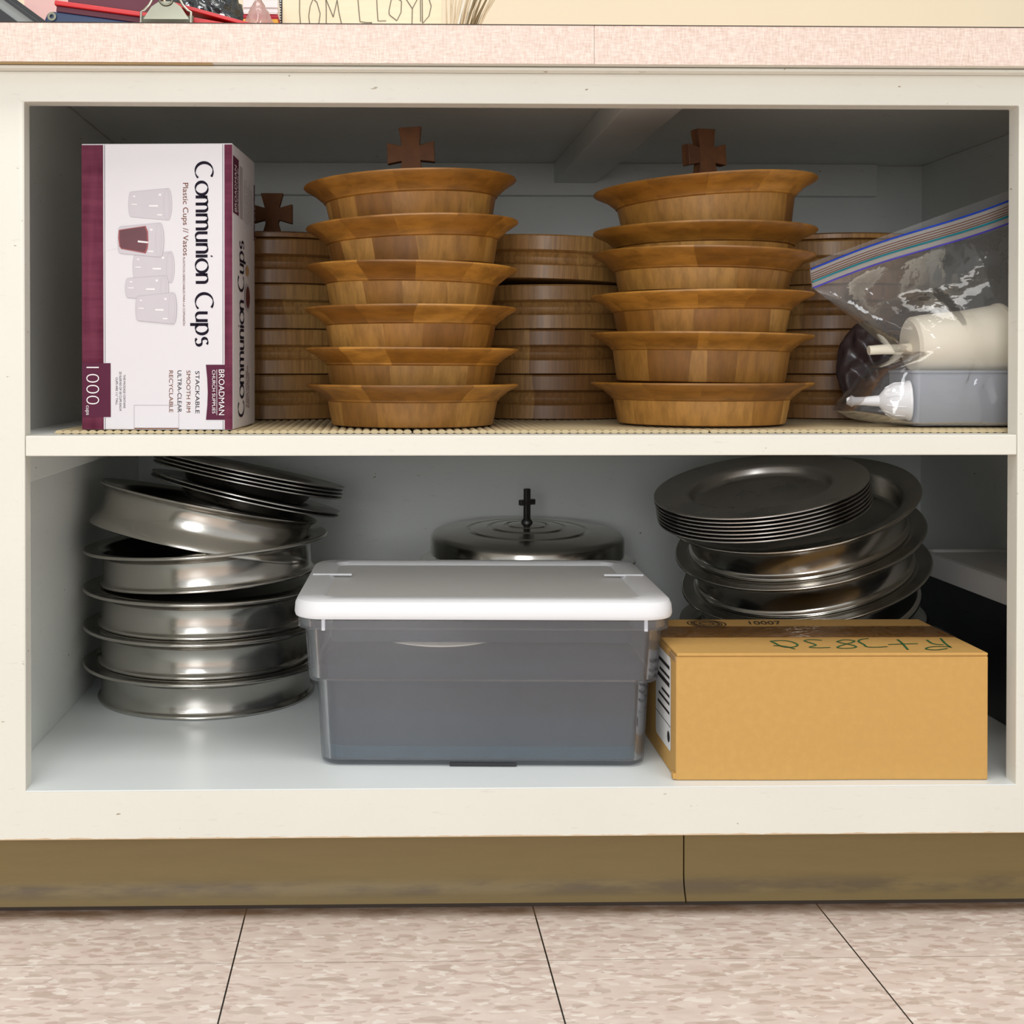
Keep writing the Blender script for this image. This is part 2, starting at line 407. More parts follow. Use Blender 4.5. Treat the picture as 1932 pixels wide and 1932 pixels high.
a = at(1045, 330, .745).x; b = at(1125, 330, .745).x
obj('brace', boxbm(a, b, .0222, .746, .8705, .9025), M_inner, cab, bevel=.0015)

ct = thing('countertop', 'pink linen laminate countertop with thick front edge over the cabinet', 'countertop', (0, 0, .9175))
obj('slab', boxbm(XL, XR, -.024, .788, .9032-.9175, 0), M_lam, ct)
bm = bmesh.new(); xs = at(1121, 90, -.025).x
BX(bm, XL, xs-.0003, -.0255, -.024, .8786-.9175, -.0006); BX(bm, xs+.0003, XR, -.0255, -.024, .8786-.9175, -.0006)
obj('underside', boxbm(-.393, .879, .0225, .764, .9026-.9175, .9031-.9175), M_inner, ct)
tag(obj('bare_wood_edge', boxbm(XL, -.17, -.0237, -.0142, .8783-.9175, .87865-.9175), M_raw, ct), 'bare brown wood under the left part of the edge')
ed = obj('front_edge', bm, M_lam, ct)
obj('edge_build_up', boxbm(XL, XR, -.0238, .015, .8788-.9175, .9032-.9175), M_paint, ct)
obj('top_seam', boxbm(XL, XR, -.0258, -.024, -.0006, .0003), M_seam, ct)

# shelf liner mats
def mat_bm(x0, x1, y0, y1):
    n = max(4, int((x1-x0)/.0085)); st = (x1-x0)/n; top = []
    for i in range(n):
        for k in range(6):
            a = k/6; top.append((x0+st*(i+a), .0021 + .0021*abs(sin(pi*(a)))**.6))
    top.append((x1, .0021))
    bm = bmesh.new(); rows = []
    ys = [y0 + (y1-y0)*j/60 for j in range(61)]
    for j, y in enumerate(ys):
        rows.append([bm.verts.new((x, y, z)) for x, z in top])
    bot = [[bm.verts.new((x, y, max(.0003, .0012-.0009*(z-.0021)/.0021))) for x, z in top] for y in (ys[0], ys[-1])]
    for A, B in zip(rows, rows[1:]):
        for i in range(len(A)-1): bm.faces.new((A[i], A[i+1], B[i+1], B[i]))
    for A, B in ((bot[0], rows[0]), (rows[-1], bot[1]), (bot[1], bot[0])):
        for i in range(len(A)-1): bm.faces.new((A[i], A[i+1], B[i+1], B[i]))
    return bm
ZL = .5055; LT = ZL + .0043
for (x0, x1, lab) in ((-.342, .0305, 'beige ribbed shelf liner mat under the burgundy cup box'), (.032, .3435, 'beige ribbed shelf liner mat between the two front wooden stacks'), (.345, .70, 'beige ribbed shelf liner mat under the clear zip bag')):
    tag(obj('shelf_liner', mat_bm(x0, x1, .036, .70), M_liner, smooth=60), lab, 'shelf liner', 'ribbed shelf liner mats').location = (0, 0, ZL)

# ------------------------------------------------------------------ lettering
_cap = {}
def text_bm(body, thin=0.0):
    c = bpy.data.curves.new('lettering', 'FONT'); c.body = body; c.size = 1; c.offset = thin
    o = bpy.data.objects.new('lettering', c); COL.objects.link(o)
    dg = bpy.context.evaluated_depsgraph_get(); me = bpy.data.meshes.new_from_object(o.evaluated_get(dg))
    bm = bmesh.new(); bm.from_mesh(me)
    bpy.data.objects.remove(o); bpy.data.curves.remove(c); bpy.data.meshes.remove(me)
    for f in bm.faces: f.smooth = False
    return bm
def put_text(dst, body, P, u, v, L, H, mi=0, thin=0.0):
    b = text_bm(body, thin)
    xs = [q.co.x for q in b.verts]; x0, x1 = min(xs), max(xs)
    if 'c' not in _cap:
        t = text_bm('H'); _cap['c'] = max(q.co.y for q in t.verts); t.free()
    kx = L/(x1-x0); ky = H/_cap['c']; P, u, v = Vector(P), Vector(u), Vector(v); m = {}
    for q in b.verts: m[q] = dst.verts.new(P + u*((q.co.x-x0)*kx) + v*(q.co.y*ky))
    for f in b.faces:
        try: dst.faces.new([m[q] for q in f.verts]).material_index = mi
        except ValueError: pass
    b.free()
def ell(cx, cy, rx, ry, a0, a1, n=24): return [(cx+rx*cos(radians(a0+(a1-a0)*i/n)), cy+ry*sin(radians(a0+(a1-a0)*i/n))) for i in range(n+1)]
GL = {
 'C': ([ell(.36, .36, .36, .375, 52, 318, 36)], .80), 'o': ([ell(.26, .255, .26, .265, 90, 450, 36)], .62),
 'm': ([[(0, .5), (0, .25), (0, 0)], [(0, .33)] + ell(.145, .36, .145, .145, 165, 0, 14) + [(.29, .15), (.29, 0)], [(.29, .33)] + ell(.435, .36, .145, .145, 165, 0, 14) + [(.58, .15), (.58, 0)]], .74),
 'n': ([[(0, .5), (0, .25), (0, 0)], [(0, .33)] + ell(.16, .35, .16, .155, 165, 0, 14) + [(.32, .15), (.32, 0)]], .48),
 'u': ([[(0, .5), (0, .3)] + ell(.16, .15, .16, .155, 180, 345, 14), [(.32, .5), (.32, .25), (.32, 0)]], .48),
 'i': ([[(0, .5), (0, .25), (0, 0)], [(-.02, .68), (.03, .66)]], .15),
 'p': ([[(0, .52), (0, .1), (0, -.24)], ell(.18, .25, .21, .265, 150, -150, 30)], .56),
 's': ([ell(.15, .375, .14, .13, 40, 250, 16) + ell(.14, .125, .16, .14, 70, -140, 16)], .42), ' ': ([], .30)}
def ribbon(dst, pts, f, thick, thin, ang, mi=0):
    n = len(pts)
    for i in range(n-1):
        (x0, y0), (x1, y1) = pts[i], pts[i+1]
        if hypot(x1-x0, y1-y0) < 1e-9: continue
    L, R = [], []
    for i in range(n):
        a, b = pts[max(i-1, 0)], pts[min(i+1, n-1)]; dx, dy = b[0]-a[0], b[1]-a[1]; d = hypot(dx, dy) or 1
        wd = (thin + (thick-thin)*abs(sin(atan2(dy, dx)-ang)))/2
        nx, ny = -dy/d*wd, dx/d*wd
        L.append(dst.verts.new(f(pts[i][0]+nx, pts[i][1]+ny))); R.append(dst.verts.new(f(pts[i][0]-nx, pts[i][1]-ny)))
    for i in range(n-1): dst.faces.new((L[i], R[i], R[i+1], L[i+1])).material_index = mi
def put_nib(dst, body, P, u, v, L, H, mi=0, thick=.125, thin=.032):
    W = sum(GL[c][1] for c in body) - .06; P, u, v = Vector(P), Vector(u), Vector(v); kx = L/W; ky = H/.735; x = 0
    for c in body:
        st, adv = GL[c]
        for s in st: ribbon(dst, [(x+p[0], p[1]) for p in s], lambda a, b: P + u*(a*kx) + v*(b*ky), thick, thin, radians(12), mi)
        x += adv
def poly(dst, pts, mi=0):
    f = dst.faces.new([dst.verts.new(p) for p in pts]); f.material_index = mi

# ------------------------------------------------------------------ cup carton
W, D, H = .1585, .150, .2985; k = W/287
pb = at(440, 811, .034)
car = thing('cup_carton', 'white and burgundy carton of communion cups standing at the left of the shelf', 'carton', (pb.x-W/2, .036, LT+.0002), (0, 0, radians(-2.6)))
bm = bmesh.new(); vs = BX(bm, -W/2, W/2, 0, D, 0, H)
vs[6].co.z += .004; vs[7].co.z += .003
for v in (vs[2], vs[6]): v.co.x += .001
obj('carton_body', bm, M_boxw, car, bevel=.0012)
def fp(px, py, o=1): return (-W/2 + (px-153)*k, -.00025*o, (811-py)*k)
def rect(bm, x0, x1, y0, y1, o=1, mi=0): poly(bm, [fp(x0, y1, o), fp(x1, y1, o), fp(x1, y0, o), fp(x0, y0, o)], mi)
bm = bmesh.new()
rect(bm, 153.5, 194.5, 273, 810.5); rect(bm, 424.5, 439.5, 273, 810.5)
rect(bm, 153.6, 208, 685, 787, 2, 1)
poly(bm, [fp(389, 688, 2), fp(424.5, 688, 2), fp(424.5, 792, 2), fp(389, 792, 2), fp(391.5, 765, 2), fp(392.5, 740, 2), fp(391.5, 714, 2)], 1)
rect(bm, 197, 197.8, 273, 684, 1, 2); rect(bm, 421, 421.8, 273, 687, 1, 2); rect(bm, 197, 197.8, 788, 810, 1, 2); rect(bm, 421, 421.8, 793, 810, 1, 2)
# side face
def sp(fr, py, o=1): return (W/2 + .0003*o + .001*fr, D*fr, (811-py)*k)
def srect(bm, f0, f1, y0, y1, o=1, mi=0): poly(bm, [sp(f0, y1, o), sp(f1, y1, o), sp(f1, y0, o), sp(f0, y0, o)], mi)
srect(bm, .01, .25, 292, 400, 1, 1); srect(bm, .955, .998, 312, 428, 1, 1)
obj('burgundy_print', bm, [M_burg, M_burgd, M_title], car, recalc=False)
TM = [M_brown, M_title, M_greyink, M_pwhite]
def line(parent, mi, body, P, u, v, L, H, thin=0.0, name='lettering'):
    b = bmesh.new(); put_text(b, body, P, u, v, L, H, 0, thin); return obj(name, b, TM[mi], parent, recalc=False)
D_, R_ = Vector((0, 0, -1)), Vector((1, 0, 0))
bm = bmesh.new(); put_nib(bm, 'Communion Cups', fp(370, 307, 1), D_, R_, 347*k, 33*k)
obj('title_lettering', bm, M_title, car, recalc=False)
bm = bmesh.new(); put_nib(bm, 'Communion Cups', sp(.47, 788, 1), (0, 0, 1), (0, -1, 0), 345*k, .26*D)
obj('side_lettering', bm, M_title, car, recalc=False)
line(car, 0, 'Plastic Cups // Vasos', fp(346, 345), D_, R_, 137*k, 10*k)
line(car, 0, 'PLÁSTICOS DESECHABLES PARA LA COMUNIÓN', fp(345.5, 485), D_, R_, 129*k, 4*k)
line(car, 1, 'STACKABLE', fp(369, 700), D_, R_, 80*k, 7.6*k); line(car, 0, 'SMOOTH RIM', fp(352, 699), D_, R_, 79*k, 7.4*k)
line(car, 1, 'ULTRA-CLEAR', fp(335, 699), D_, R_, 79*k, 7.6*k); line(car, 0, 'RECYCLABLE', fp(319, 699), D_, R_, 79*k, 7.4*k)
line(car, 1, 'THIS PACKAGE CONTAINS', fp(232, 707), D_, R_, 63*k, 4*k); line(car, 1, '20 SLEEVES OF 50 CUPS EACH', fp(224.5, 701), D_, R_, 74*k, 4*k)
line(car, 1, 'CUPS ARE 1½" TALL', fp(217.5, 712), D_, R_, 52*k, 4*k)
for f, a, b, m in ((.52, 322, 402, 2), (.60, 318, 405, 2), (.68, 330, 405, 2), (.76, 322, 398, 2), (.84, 330, 404, 2), (.60, 700, 772, 0), (.66, 690, 774, 0), (.72, 705, 775, 0)):
    line(car, m, 'PLASTIC CUPS VASOS', sp(f, b), (0, 0, 1), (0, -1, 0), (b-a)*k, .05*D)
bm = bmesh.new(); srect(bm, .30, .42, 300, 402, 1); obj('grey_print', bm, M_greyink, car, recalc=False)
line(car, 3, '1000', fp(161.5, 692, 3), D_, R_, 71*k, 25*k, -.022); line(car, 3, 'cups', fp(161.5, 765, 3), D_, R_, 18*k, 7*k)
line(car, 3, 'BROADMAN', fp(413.5, 697, 3), D_, R_, 86*k, 10.5*k); line(car, 3, 'CHURCH SUPPLIES', fp(401, 698, 3), D_, R_, 82*k, 6*k)
bm = bmesh.new(); rect(bm, 409.3, 410.1, 697, 783, 3); obj('underline', bm, M_pwhite, car, recalc=False)
line(car, 3, 'BROADMAN', sp(.145, 396, 2), (0, 0, 1), (0, -1, 0), 88*k, .085*D)
line(car, 3, 'CHURCH SUPPLIES', sp(.225, 394, 2), (0, 0, 1), (0, -1, 0), 84*k, .045*D)
line(car, 3, '1000', sp(.994, 424, 2), (0, 0, 1), (0, -1, 0), 78*k, .034*D, -.02)
bm = bmesh.new()
def cq(x, y): return (130+x/3.22, 250+y/3.22)   # picture details measured on an enlarged view of the carton front
def pcup(x0, x1, y0, y1, o, wine=False):
    t = (y1-y0)*.11; n = 10; A = []
    for i in range(n+1):
        a = -pi/2 + pi*i/n; A.append(((x1 - 6 + (x1-x0)*.09*cos(a)), (y0+y1)/2 + (y1-y0)/2*sin(a)))
    for i in range(n+1):
        a = pi/2 + pi*i/n; A.append(((x0 + 12 + (x1-x0)*.06*cos(a)), (y0+y1)/2 + ((y1-y0)/2-t)*sin(a)))
    poly(bm, [fp(*cq(*p), o) for p in A], 0)
    # outline, rim and highlights
    B = A + [A[0]]; ribbon(bm, [cq(*p) for p in B], lambda a, b: Vector(fp(a, b, o+.3)), .55, .55, 0, 1)
    E = [(x1-16+18*cos(i*pi/8), (y0+y1)/2 + ((y1-y0)/2-3)*sin(i*pi/8)) for i in range(17)]
    ribbon(bm, [cq(*p) for p in E], lambda a, b: Vector(fp(a, b, o+.3)), .5, .5, 0, 1)
    for (fx0, fx1, fy, h) in ((.06, .2, .5, 3), (.50, .72, .55, 5), (.7, .82, .83, 4), (.74, .8, .2, 6), (.1, .16, .25, 4)):
        X0, X1, Y = x0+(x1-x0)*fx0, x0+(x1-x0)*fx1, y0+(y1-y0)*fy
        poly(bm, [fp(*cq(*p), o+.6) for p in ((X0, Y+h), (X1, Y+h*1.3), (X1, Y-h), (X0, Y-h))], 2)
pcup(365, 612, 338, 532, 1)
poly(bm, [fp(*cq(*p), .6) for p in ((215, 575), (300, 590), (305, 700), (215, 722))], 3)
pcup(390, 628, 722, 912, 1); pcup(345, 592, 868, 1018, 2); pcup(408, 642, 972, 1162, 3)
pcup(300, 562, 548, 756, 2)
poly(bm, [fp(*cq(*p), 3) for p in ((303, 592), (316, 588), (468, 566), (482, 600), (485, 660), (480, 705), (468, 734), (318, 706), (306, 690), (300, 640))], 5)
poly(bm, [fp(*cq(*p), 3.3) for p in ((310, 596), (320, 592), (462, 572), (474, 604), (476, 660), (472, 700), (462, 726), (322, 702), (312, 690), (308, 640))], 4)
poly(bm, [fp(*cq(*p), 3.6) for p in ((420, 655), (482, 662), (482, 672), (420, 666))], 2)
PIC = [M_mauve, M_mauve2, M_pwhite, M_boxw, M_wine, M_wine2, plain('orange_ink', (.50, .30, .13), .5)]
obj('cup_picture', bm, PIC, car, recalc=False)
bm = bmesh.new()
for i in range(24):
    a, b = 2*pi*i/24, 2*pi*(i+1)/24
    poly(bm, [sp(.62, 552, 2), sp(.62+.13*cos(a), 552+27*sin(a), 2), sp(.62+.13*cos(b), 552+27*sin(b), 2)], 1)
    poly(bm, [sp(.63, 552, 3), sp(.63+.09*cos(a), 552+22*sin(a), 3), sp(.63+.09*cos(b), 552+22*sin(b), 3)], 4)
    poly(bm, [sp(.62, 499, 2), sp(.62+.07*cos(a), 499+11*sin(a), 2), sp(.62+.07*cos(b), 499+11*sin(b), 2)], 6)
obj('side_picture', bm, PIC, car, recalc=False)
bm = bmesh.new()
for (x0, x1, y0, y1) in ((395, 668, 1655, 1658), (393, 396, 1655, 1798), (666, 669, 1655, 1798)):
    a, b = cq(x0, y0), cq(x1, y1); rect(bm, a[0], b[0], a[1], b[1], 1)
a, b = cq(395, 1795), cq(668, 1801); rect(bm, a[0], b[0], a[1], b[1], 1, 1)  # brown strip paints the shadow along the flap's bottom edge
obj('flap_crease_shadow', bm, [M_mauve2, M_brown], car, recalc=False)

# ------------------------------------------------------------------ wooden plates (front) 
PROTO = {}
def wood_plate(R, base, drum, rimh, well):
    """A stave-built wooden plate: flared rim on a tapering drum, dished by `well`."""
    t = thing('wooden_plate', 'x', 'plate')
    dt = base*1.05
    pr = [(0, .0006), (base-.006, 0), (base-.001, .0012), (base, .004), (dt, drum), (dt+.0005, drum+.002), (dt-.006, drum+.002), (0, drum+.002)]
    obj('drum', lathe(pr, 112), M_wdrum, t, smooth=35)
    h = drum + rimh; wi = R-.004
    pr = [(0, drum-.004), (dt-.004, drum-.004), (dt+.0018, drum-.0002), (dt+.0022, drum+.0012), (dt+.0120, drum+rimh*.50), (R-.0015, h-.0036), (R, h-.002), (R-.0008, h-.0003), (R-.003, h)]
    zw = h-well
    if well <= .009: pr += [(base+.006, h-.0012), (base+.004, zw), (0, zw)]
    else: pr += [(R-.012, h-.008), (base+.006, zw+.003), (base+.003, zw), (0, zw)]
    obj('rim', lathe(pr, 112), M_wrim, t, smooth=35)
    return t, h
def stack(specs, cx, cy, R, base, labels, group):
    for (ztop, drum, rimh, well, roll, pit, dx), lab in zip(specs, labels):
        t, h = wood_plate(R, base, drum, rimh, well)
        t.location = (cx+dx, cy, ztop-h); t.rotation_euler = (radians(pit), radians(-roll), random.uniform(0, 6.28))
        m = Euler((radians(pit), radians(-roll), 0)).to_matrix().to_4x4() @ Matrix.Rotation(random.uniform(0, 6.28), 4, 'Z')
        t.rotation_euler = m.to_euler()
        t['label'] = lab; t['group'] = group
LX, LY = .0335, .137
L = [  # rim-top z, drum height, rim height, dish depth, roll, pitch, dx
 (.5568, .0285, .0180, .0074, 0.0, 0, 0), (.5965, .0285, .0180, .0022, -.3, 0, -.001), (.6415, .0270, .0185, .0030, 0.0, 0, -.002),
 (.6868, .0270, .0190, .0045, -.9, 0, -.002), (.7350, .0290, .0195, .0055, 1.8, 0, .001), (.7815, .0275, .0195, .0070, 2.2, 0, -.001)]
names = ['lowest of the six', 'second from the bottom', 'third from the bottom', 'fourth from the bottom', 'fifth from the bottom', 'topmost, holding a cross']
stack(L, LX, LY, .1195, .0912, ['flared wooden plate, %s in the left front stack' % n for n in names], 'plates in the left front wooden stack')
RX, RY = .3665, .155
R = [(.5585, .0290, .0185, .0035, 0, 0, -.002), (.6130, .0365, .0185, .0030, -.8, 0, -.003), (.6580, .0270, .0185, .0025, .3, 0, -.002),
     (.7035, .0255, .0200, .0230, -1.2, 0, -.001), (.7305, .0275, .0185, .0075, 0, 0, .001), (.7820, .0325, .0195, .0070, 3.2, 0, .004)]
stack(R, RX, RY, .1255, .0945, ['flared wooden plate, %s in the right front stack' % n for n in
      ['lowest of the six', 'second from the bottom, broad pale staves', 'third from the bottom', 'fourth from the bottom', 'sunk into the plate below, second from top', 'topmost, holding a cross']], 'plates in the right front wooden stack')

def wood_cover(r, label, loc, roll, yaw, ch, group):
    t = thing('plate_cover', label, 'cover', loc, (0, radians(-roll), 0), group)
    obj('disc', lathe([(0, 0), (r, 0), (r, .003), (r-.01, .0050), (0, .0065)], 80), M_wtray, t, smooth=40)
    w = .0265; s = ch/.058
    P = [(-.0155, 0), (.0155, 0), (.0105, .026), (w, .0235), (w, .0475), (.0100, .0430), (.0128, .0640), (-.0128, .0640), (-.0100, .0430), (-w, .0475), (-w, .0235), (-.0105, .026)]
    c = obj('cross', prism([(x, z*s) for x, z in P], -.0065, .0065), M_wcross, t, bevel=.0008)
    c.location = (0, 0, .0055); c.rotation_euler = (0, 0, radians(yaw))
    return t
wood_cover(.088, 'wooden cover with a square-armed cross, in the left front stack', (LX, LY, .7755), 2.2, -4, .0575, 'wooden covers with crosses')
wood_cover(.090, 'wooden cover with a turned cross, in the right front stack', (RX+.004, RY, .7760), 3.2, 24, .0595, 'wooden covers with crosses')

# ------------------------------------------------------------------ ribbed wooden trays (rear)
RT = .1265
def wood_tray_bm():
    pr = [(0, 0), (RT-.003, 0), (RT, .0012), (RT, .0172), (RT-.0012, .0186), (RT-.0045, .0196), (RT-.0025, .0235), (RT-.0022, .027), (RT-.0045, .031), (RT-.006, .0335),
          (RT-.0015, .0355), (RT, .0368), (RT+.0004, .0535), (RT-.001, .0555), (RT-.006, .0556), (RT-.008, .0525), (0, .0525)]
    return lathe(pr, 112)
tray0 = obj('ribbed_wooden_tray', wood_tray_bm(), M_wtray, smooth=30)
used = [False]
def rtray(x, y, z, label, roll, group):
    o = tray0 if not used[0] else tray0.copy()
    if used[0]: COL.objects.link(o)
    used[0] = True
    o.location = (x, y, z); o.rotation_euler = (Euler((0, radians(-roll), 0)).to_matrix().to_4x4() @ Matrix.Rotation(random.uniform(0, 6.28), 4, 'Z')).to_euler()
    tag(o, label, 'tray', group)
YR = .402; rx = [at(514, 600, YR).x, at(1030, 600, YR).x, at(1562, 600, YR).x]
where = ['behind the cup carton', 'between the two flared stacks', 'behind the zip bag']
lev = ['lowest', 'second from the bottom', 'third from the bottom', 'topmost']
for s in range(3):
    for q in range(4):
        roll = -2.2 if (s == 1 and q == 3) else 0
        rtray(rx[s] + random.uniform(-.002, .002), YR, LT+.0002 + q*.0562 + (.0052 if roll else 0), 'ribbed wooden tray, %s in rear stack %s' % (lev[q], where[s]), roll, 'ribbed trays in the rear stack %s' % where[s])
def tray_lid(x, label, cross=True):
    t = thing('tray_lid', label, 'cover', (x, YR, LT+.0002+4*.0562), (0, 0, 0), 'lids on the rear ribbed stacks')
    obj('disc', lathe([(0, 0), (RT-.004, 0), (RT+.0005, .0015), (RT+.0005, .0065), (RT-.004, .0085), (0, .0095)], 96), M_wtray, t, smooth=35)
    if not cross: return
    P = [(-.0150, 0), (.0150, 0), (.0085, .022), (.0095, .0265), (.027, .0215), (.027, .0475), (.0095, .0425), (.0150, .062), (-.0150, .062), (-.0095, .0425), (-.027, .0475), (-.027, .0215), (-.0095, .0265), (-.0085, .022)]
    obj('cross', prism(P, -.0065, .0065), M_wcross, t, bevel=.0008).location = (0, 0, .009)
tray_lid(rx[0], 'dark wooden lid with a flared cross behind the cup carton')
tray_lid(rx[2], 'flat wooden lid on the rear stack behind the zip bag', False)

# ------------------------------------------------------------------ zip bag and what it holds
NU, NV = 46, 60
rowsL = [(1528, 496), (1531, 520), (1534, 544), (1575, 575), (1640, 628), (1690, 668), (1640, 694), (1616, 726), (1585, 762), (1577, 775), (1605, 790), (1690, 804)]
rowsR = [(1985, 330), (1985, 362), (1985, 395), (1985, 450), (1985, 530), (1985, 600), (1985, 660), (1985, 705), (1985, 740), (1985, 770), (1985, 792), (1985, 804)]
depth = [0, .002, .004, .018, .034, .045, .052, .055, .056, .050, .038, .02]
YB = [.105, .105, .105, .105, .104, .102, .102, .105, .11, .11, .11, .11]
def lerp(T, v):
    f = v*(len(T)-1); i = min(int(f), len(T)-2); a = f-i
    if isinstance(T[0], tuple): return tuple(T[i][c]*(1-a)+T[i+1][c]*a for c in range(len(T[0])))
    return T[i]*(1-a)+T[i+1]*a
def crease(p, sc, amp):
    q = p*sc; return (1-abs(noise.noise(q))*2.2)*amp + noise.noise(q*2.7+Vector((3, 1, 7)))*amp*.4
def bag_sheet(sign):
    bm = bmesh.new(); V = []
    for j in range(NV+1):
        v = j/NV; l = lerp(rowsL, v); r = lerp(rowsR, v); row = []
        for i in range(NU+1):
            u = i/NU; px = l[0]+(r[0]-l[0])*u; py = l[1]+(r[1]-l[1])*u
            y0 = lerp(YB, v); env = (1-(1-min(1, u*2.6))**2)**.5; dp = lerp(depth, v)*env*1.12
            p = at(px, py, y0); k2 = 0 if v < .17 else min(1, (v-.17)*6)*min(1, u*7)*min(1, (1-v)*9)
            cr = crease(Vector((p.x, p.z, sign*2.0)) , 11, .0085)*k2 + crease(Vector((p.x*1.5+3, p.z*.8, sign*5)), 34, .003)*k2
            p = Vector((p.x, y0 + sign*(dp + .0004) + cr, p.z + .004*noise.noise(Vector((p.x*20, p.z*20, sign)))*k2))
            lo = max(0, min(1, (v-.30)*8))*min(1, u*5)*max(0, min(1, (1-v)*14)); lim = .053 if sign < 0 else .166
            yy = min(p.y, lim + .25*cr) if sign < 0 else max(p.y, lim + .25*cr)
            p.y += (yy-p.y)*lo
            p.z = max(p.z, LT+.0012)
            row.append(bm.verts.new(p))
        V.append(row)
    for j in range(NV):
        for i in range(NU):
            bm.faces.new((V[j][i], V[j][i+1], V[j+1][i+1], V[j+1][i]))
    return bm
bag = thing('zip_bag', 'clear zip-top plastic bag with blue zip lines leaning at the shelf right end', 'bag', (at(1700, 805, .10).x, .105, LT))
def under(o, par):
    o.parent = par; o.matrix_parent_inverse = Matrix.Translation(-Vector(par.location)); return o
under(obj('front_sheet', bag_sheet(-1), M_film, smooth=180, recalc=False), bag)
under(obj('rear_sheet', bag_sheet(1), M_film, smooth=180, recalc=False), bag)
bm = bmesh.new()
zl0, zr0, zl1, zr1 = at(1529.5, 507, .101), at(1985, 345, .101), at(1534, 545, .101), at(1985, 392, .101)
def zpt(u, v):
    p = (zl0*(1-v)+zl1*v)*(1-u) + (zr0*(1-v)+zr1*v)*u
    p.z += .0025*sin(u*6.5)*1 ; return p
for y in (0,):
    n = 24
    A = [[bm.verts.new(zpt(i/n, v) + Vector((0, dy, 0))) for i in range(n+1)] for v, dy in ((.02, 0), (.98, 0), (.98, .003), (.02, .003))]
    for a, b in zip(A, A[1:]+A[:1]):
        for i in range(n): bm.faces.new((a[i], a[i+1], b[i+1], b[i]))
under(obj('zip_strip', bm, M_ziptrack), bag)
for nm, v, m, r in (('blue_line', .03, M_blueline, .0011), ('teal_line', .66, M_tealline, .0011), ('violet_line', .96, M_violet, .0010)):
    bm = bmesh.new(); tube(bm, [zpt(i/24, v)+Vector((0, -.0012, 0)) for i in range(25)], r, 6)
    under(obj(nm, bm, m, smooth=60), bag)
bm = bmesh.new()
for v in (.25, .36, .47, .56): tube(bm, [zpt(i/24, v)+Vector((0, -.0006, 0)) for i in range(25)], .0004, 5)
under(obj('zip_ridge', bm, M_brown), bag)

p0, p1 = at(1716, 651, .105), at(1888, 640, .105)
ax = (p1-p0); Lf = ax.length
fil = thing('cup_filler', 'cream plastic cup-shaped filler with thin spout lying inside the zip bag', 'filler', p0, (0, 0, 0))
fil.rotation_euler = ax.to_track_quat('Z', 'X').to_euler()
r0, r1 = .0310, .0385
pr = [(0, 0), (r0-.004, 0), (r0, .003), (r0+.001, .012), (r0+.0015, .013), ((r0+r1)/2, Lf*.6), (r1, Lf-.006), (r1+.0015, Lf-.004), (r1+.0015, Lf), (r1-.002, Lf), (r1-.003, Lf-.006), (r0-.003, .01), (0, .01)]
obj('cup', lathe(pr, 64), M_cream, fil, smooth=35)
bm = bmesh.new(); tube(bm, [(-.004, .0, .004), (-.004, .0, -.012), (-.003, 0, -.030), (-.003, .0, -.046)], [.0066, .0058, .0056, .0052], 14)
obj('spout', bm, M_cream, fil, smooth=50)
obj('red_cap', lathe([(0, Lf+.0005), (.016, Lf+.0005), (.016, Lf+.009), (0, Lf+.011)], 32), M_redcap, fil, smooth=40)
p0, p1 = at(1718, 756, .088), at(1597, 757, .104); ax = p1-p0; Lf = ax.length
fun = thing('white_funnel', 'white plastic funnel lying on its side at the bottom of the zip bag', 'funnel', p0)
fun.rotation_euler = ax.to_track_quat('Z', 'X').to_euler()
pr = [(.0205, 0), (.0222, .001), (.0222, .0035), (.0205, .006), (.0192, .018), (.0135, .027), (.0062, .033), (.0048, .048), (.0046, .058), (.0066, .062), (.0056, Lf-.004), (.0034, Lf), (.0020, Lf), (.003, .03), (.0165, .018), (.0195, .003), (.0205, 0)]
obj('cone', lathe(pr, 48), M_white, fun, smooth=40)
bm = bmesh.new()
for i in range(10):
    a = 2*pi*i/10; tube(bm, [(.0200*cos(a), .0200*sin(a), .007), (.0196*cos(a), .0196*sin(a), .017), (.0142*cos(a), .0142*sin(a), .0265)], .0007, 5)
obj('rib', bm, M_white, fun)
a0 = at(1724, 800, .072)
fb = thing('frosted_box', 'grey frosted plastic box under the cream filler inside the zip bag', 'box', (a0.x+.066, .112, LT+.0016))
hb = at(1724, 704, .075).z - LT - .0016
obj('tub', loft([[(x, y, z) for x, y in rrect(.128-dw, .074-dw, .008)] for z, dw in ((0, .004), (.003, 0), (hb-.002, -.001), (hb, 0), (hb, .004), (.003, .006))], cap1=True), M_frost, fb, smooth=40)
obj('lid', loft([[(x, y, z) for x, y in rrect(.131, .077, .008)] for z in (hb+.0002, hb+.003)]), M_frost, fb, smooth=30)
# smoky crumpled film
bm = bmesh.new(); bmesh.ops.create_icosphere(bm, subdivisions=5, radius=1)
for v in bm.verts:
    d = v.co.normalized(); r = 1 + .22*(1-abs(noise.noise(d*1.6))*2.4) + .03*noise.noise(d*5)
    v.co = Vector((d.x*.036*r, d.y*.02*r, d.z*.050*r))
zmin = min(v.co.z for v in bm.verts)
o = obj('smoky_film_wad', bm, M_smoke, smooth=180); o.location = (at(1648, 700, .19).x, .195, LT+.0008-zmin)
tag(o, 'crumpled dark smoky plastic film behind the clear zip bag', 'plastic film')

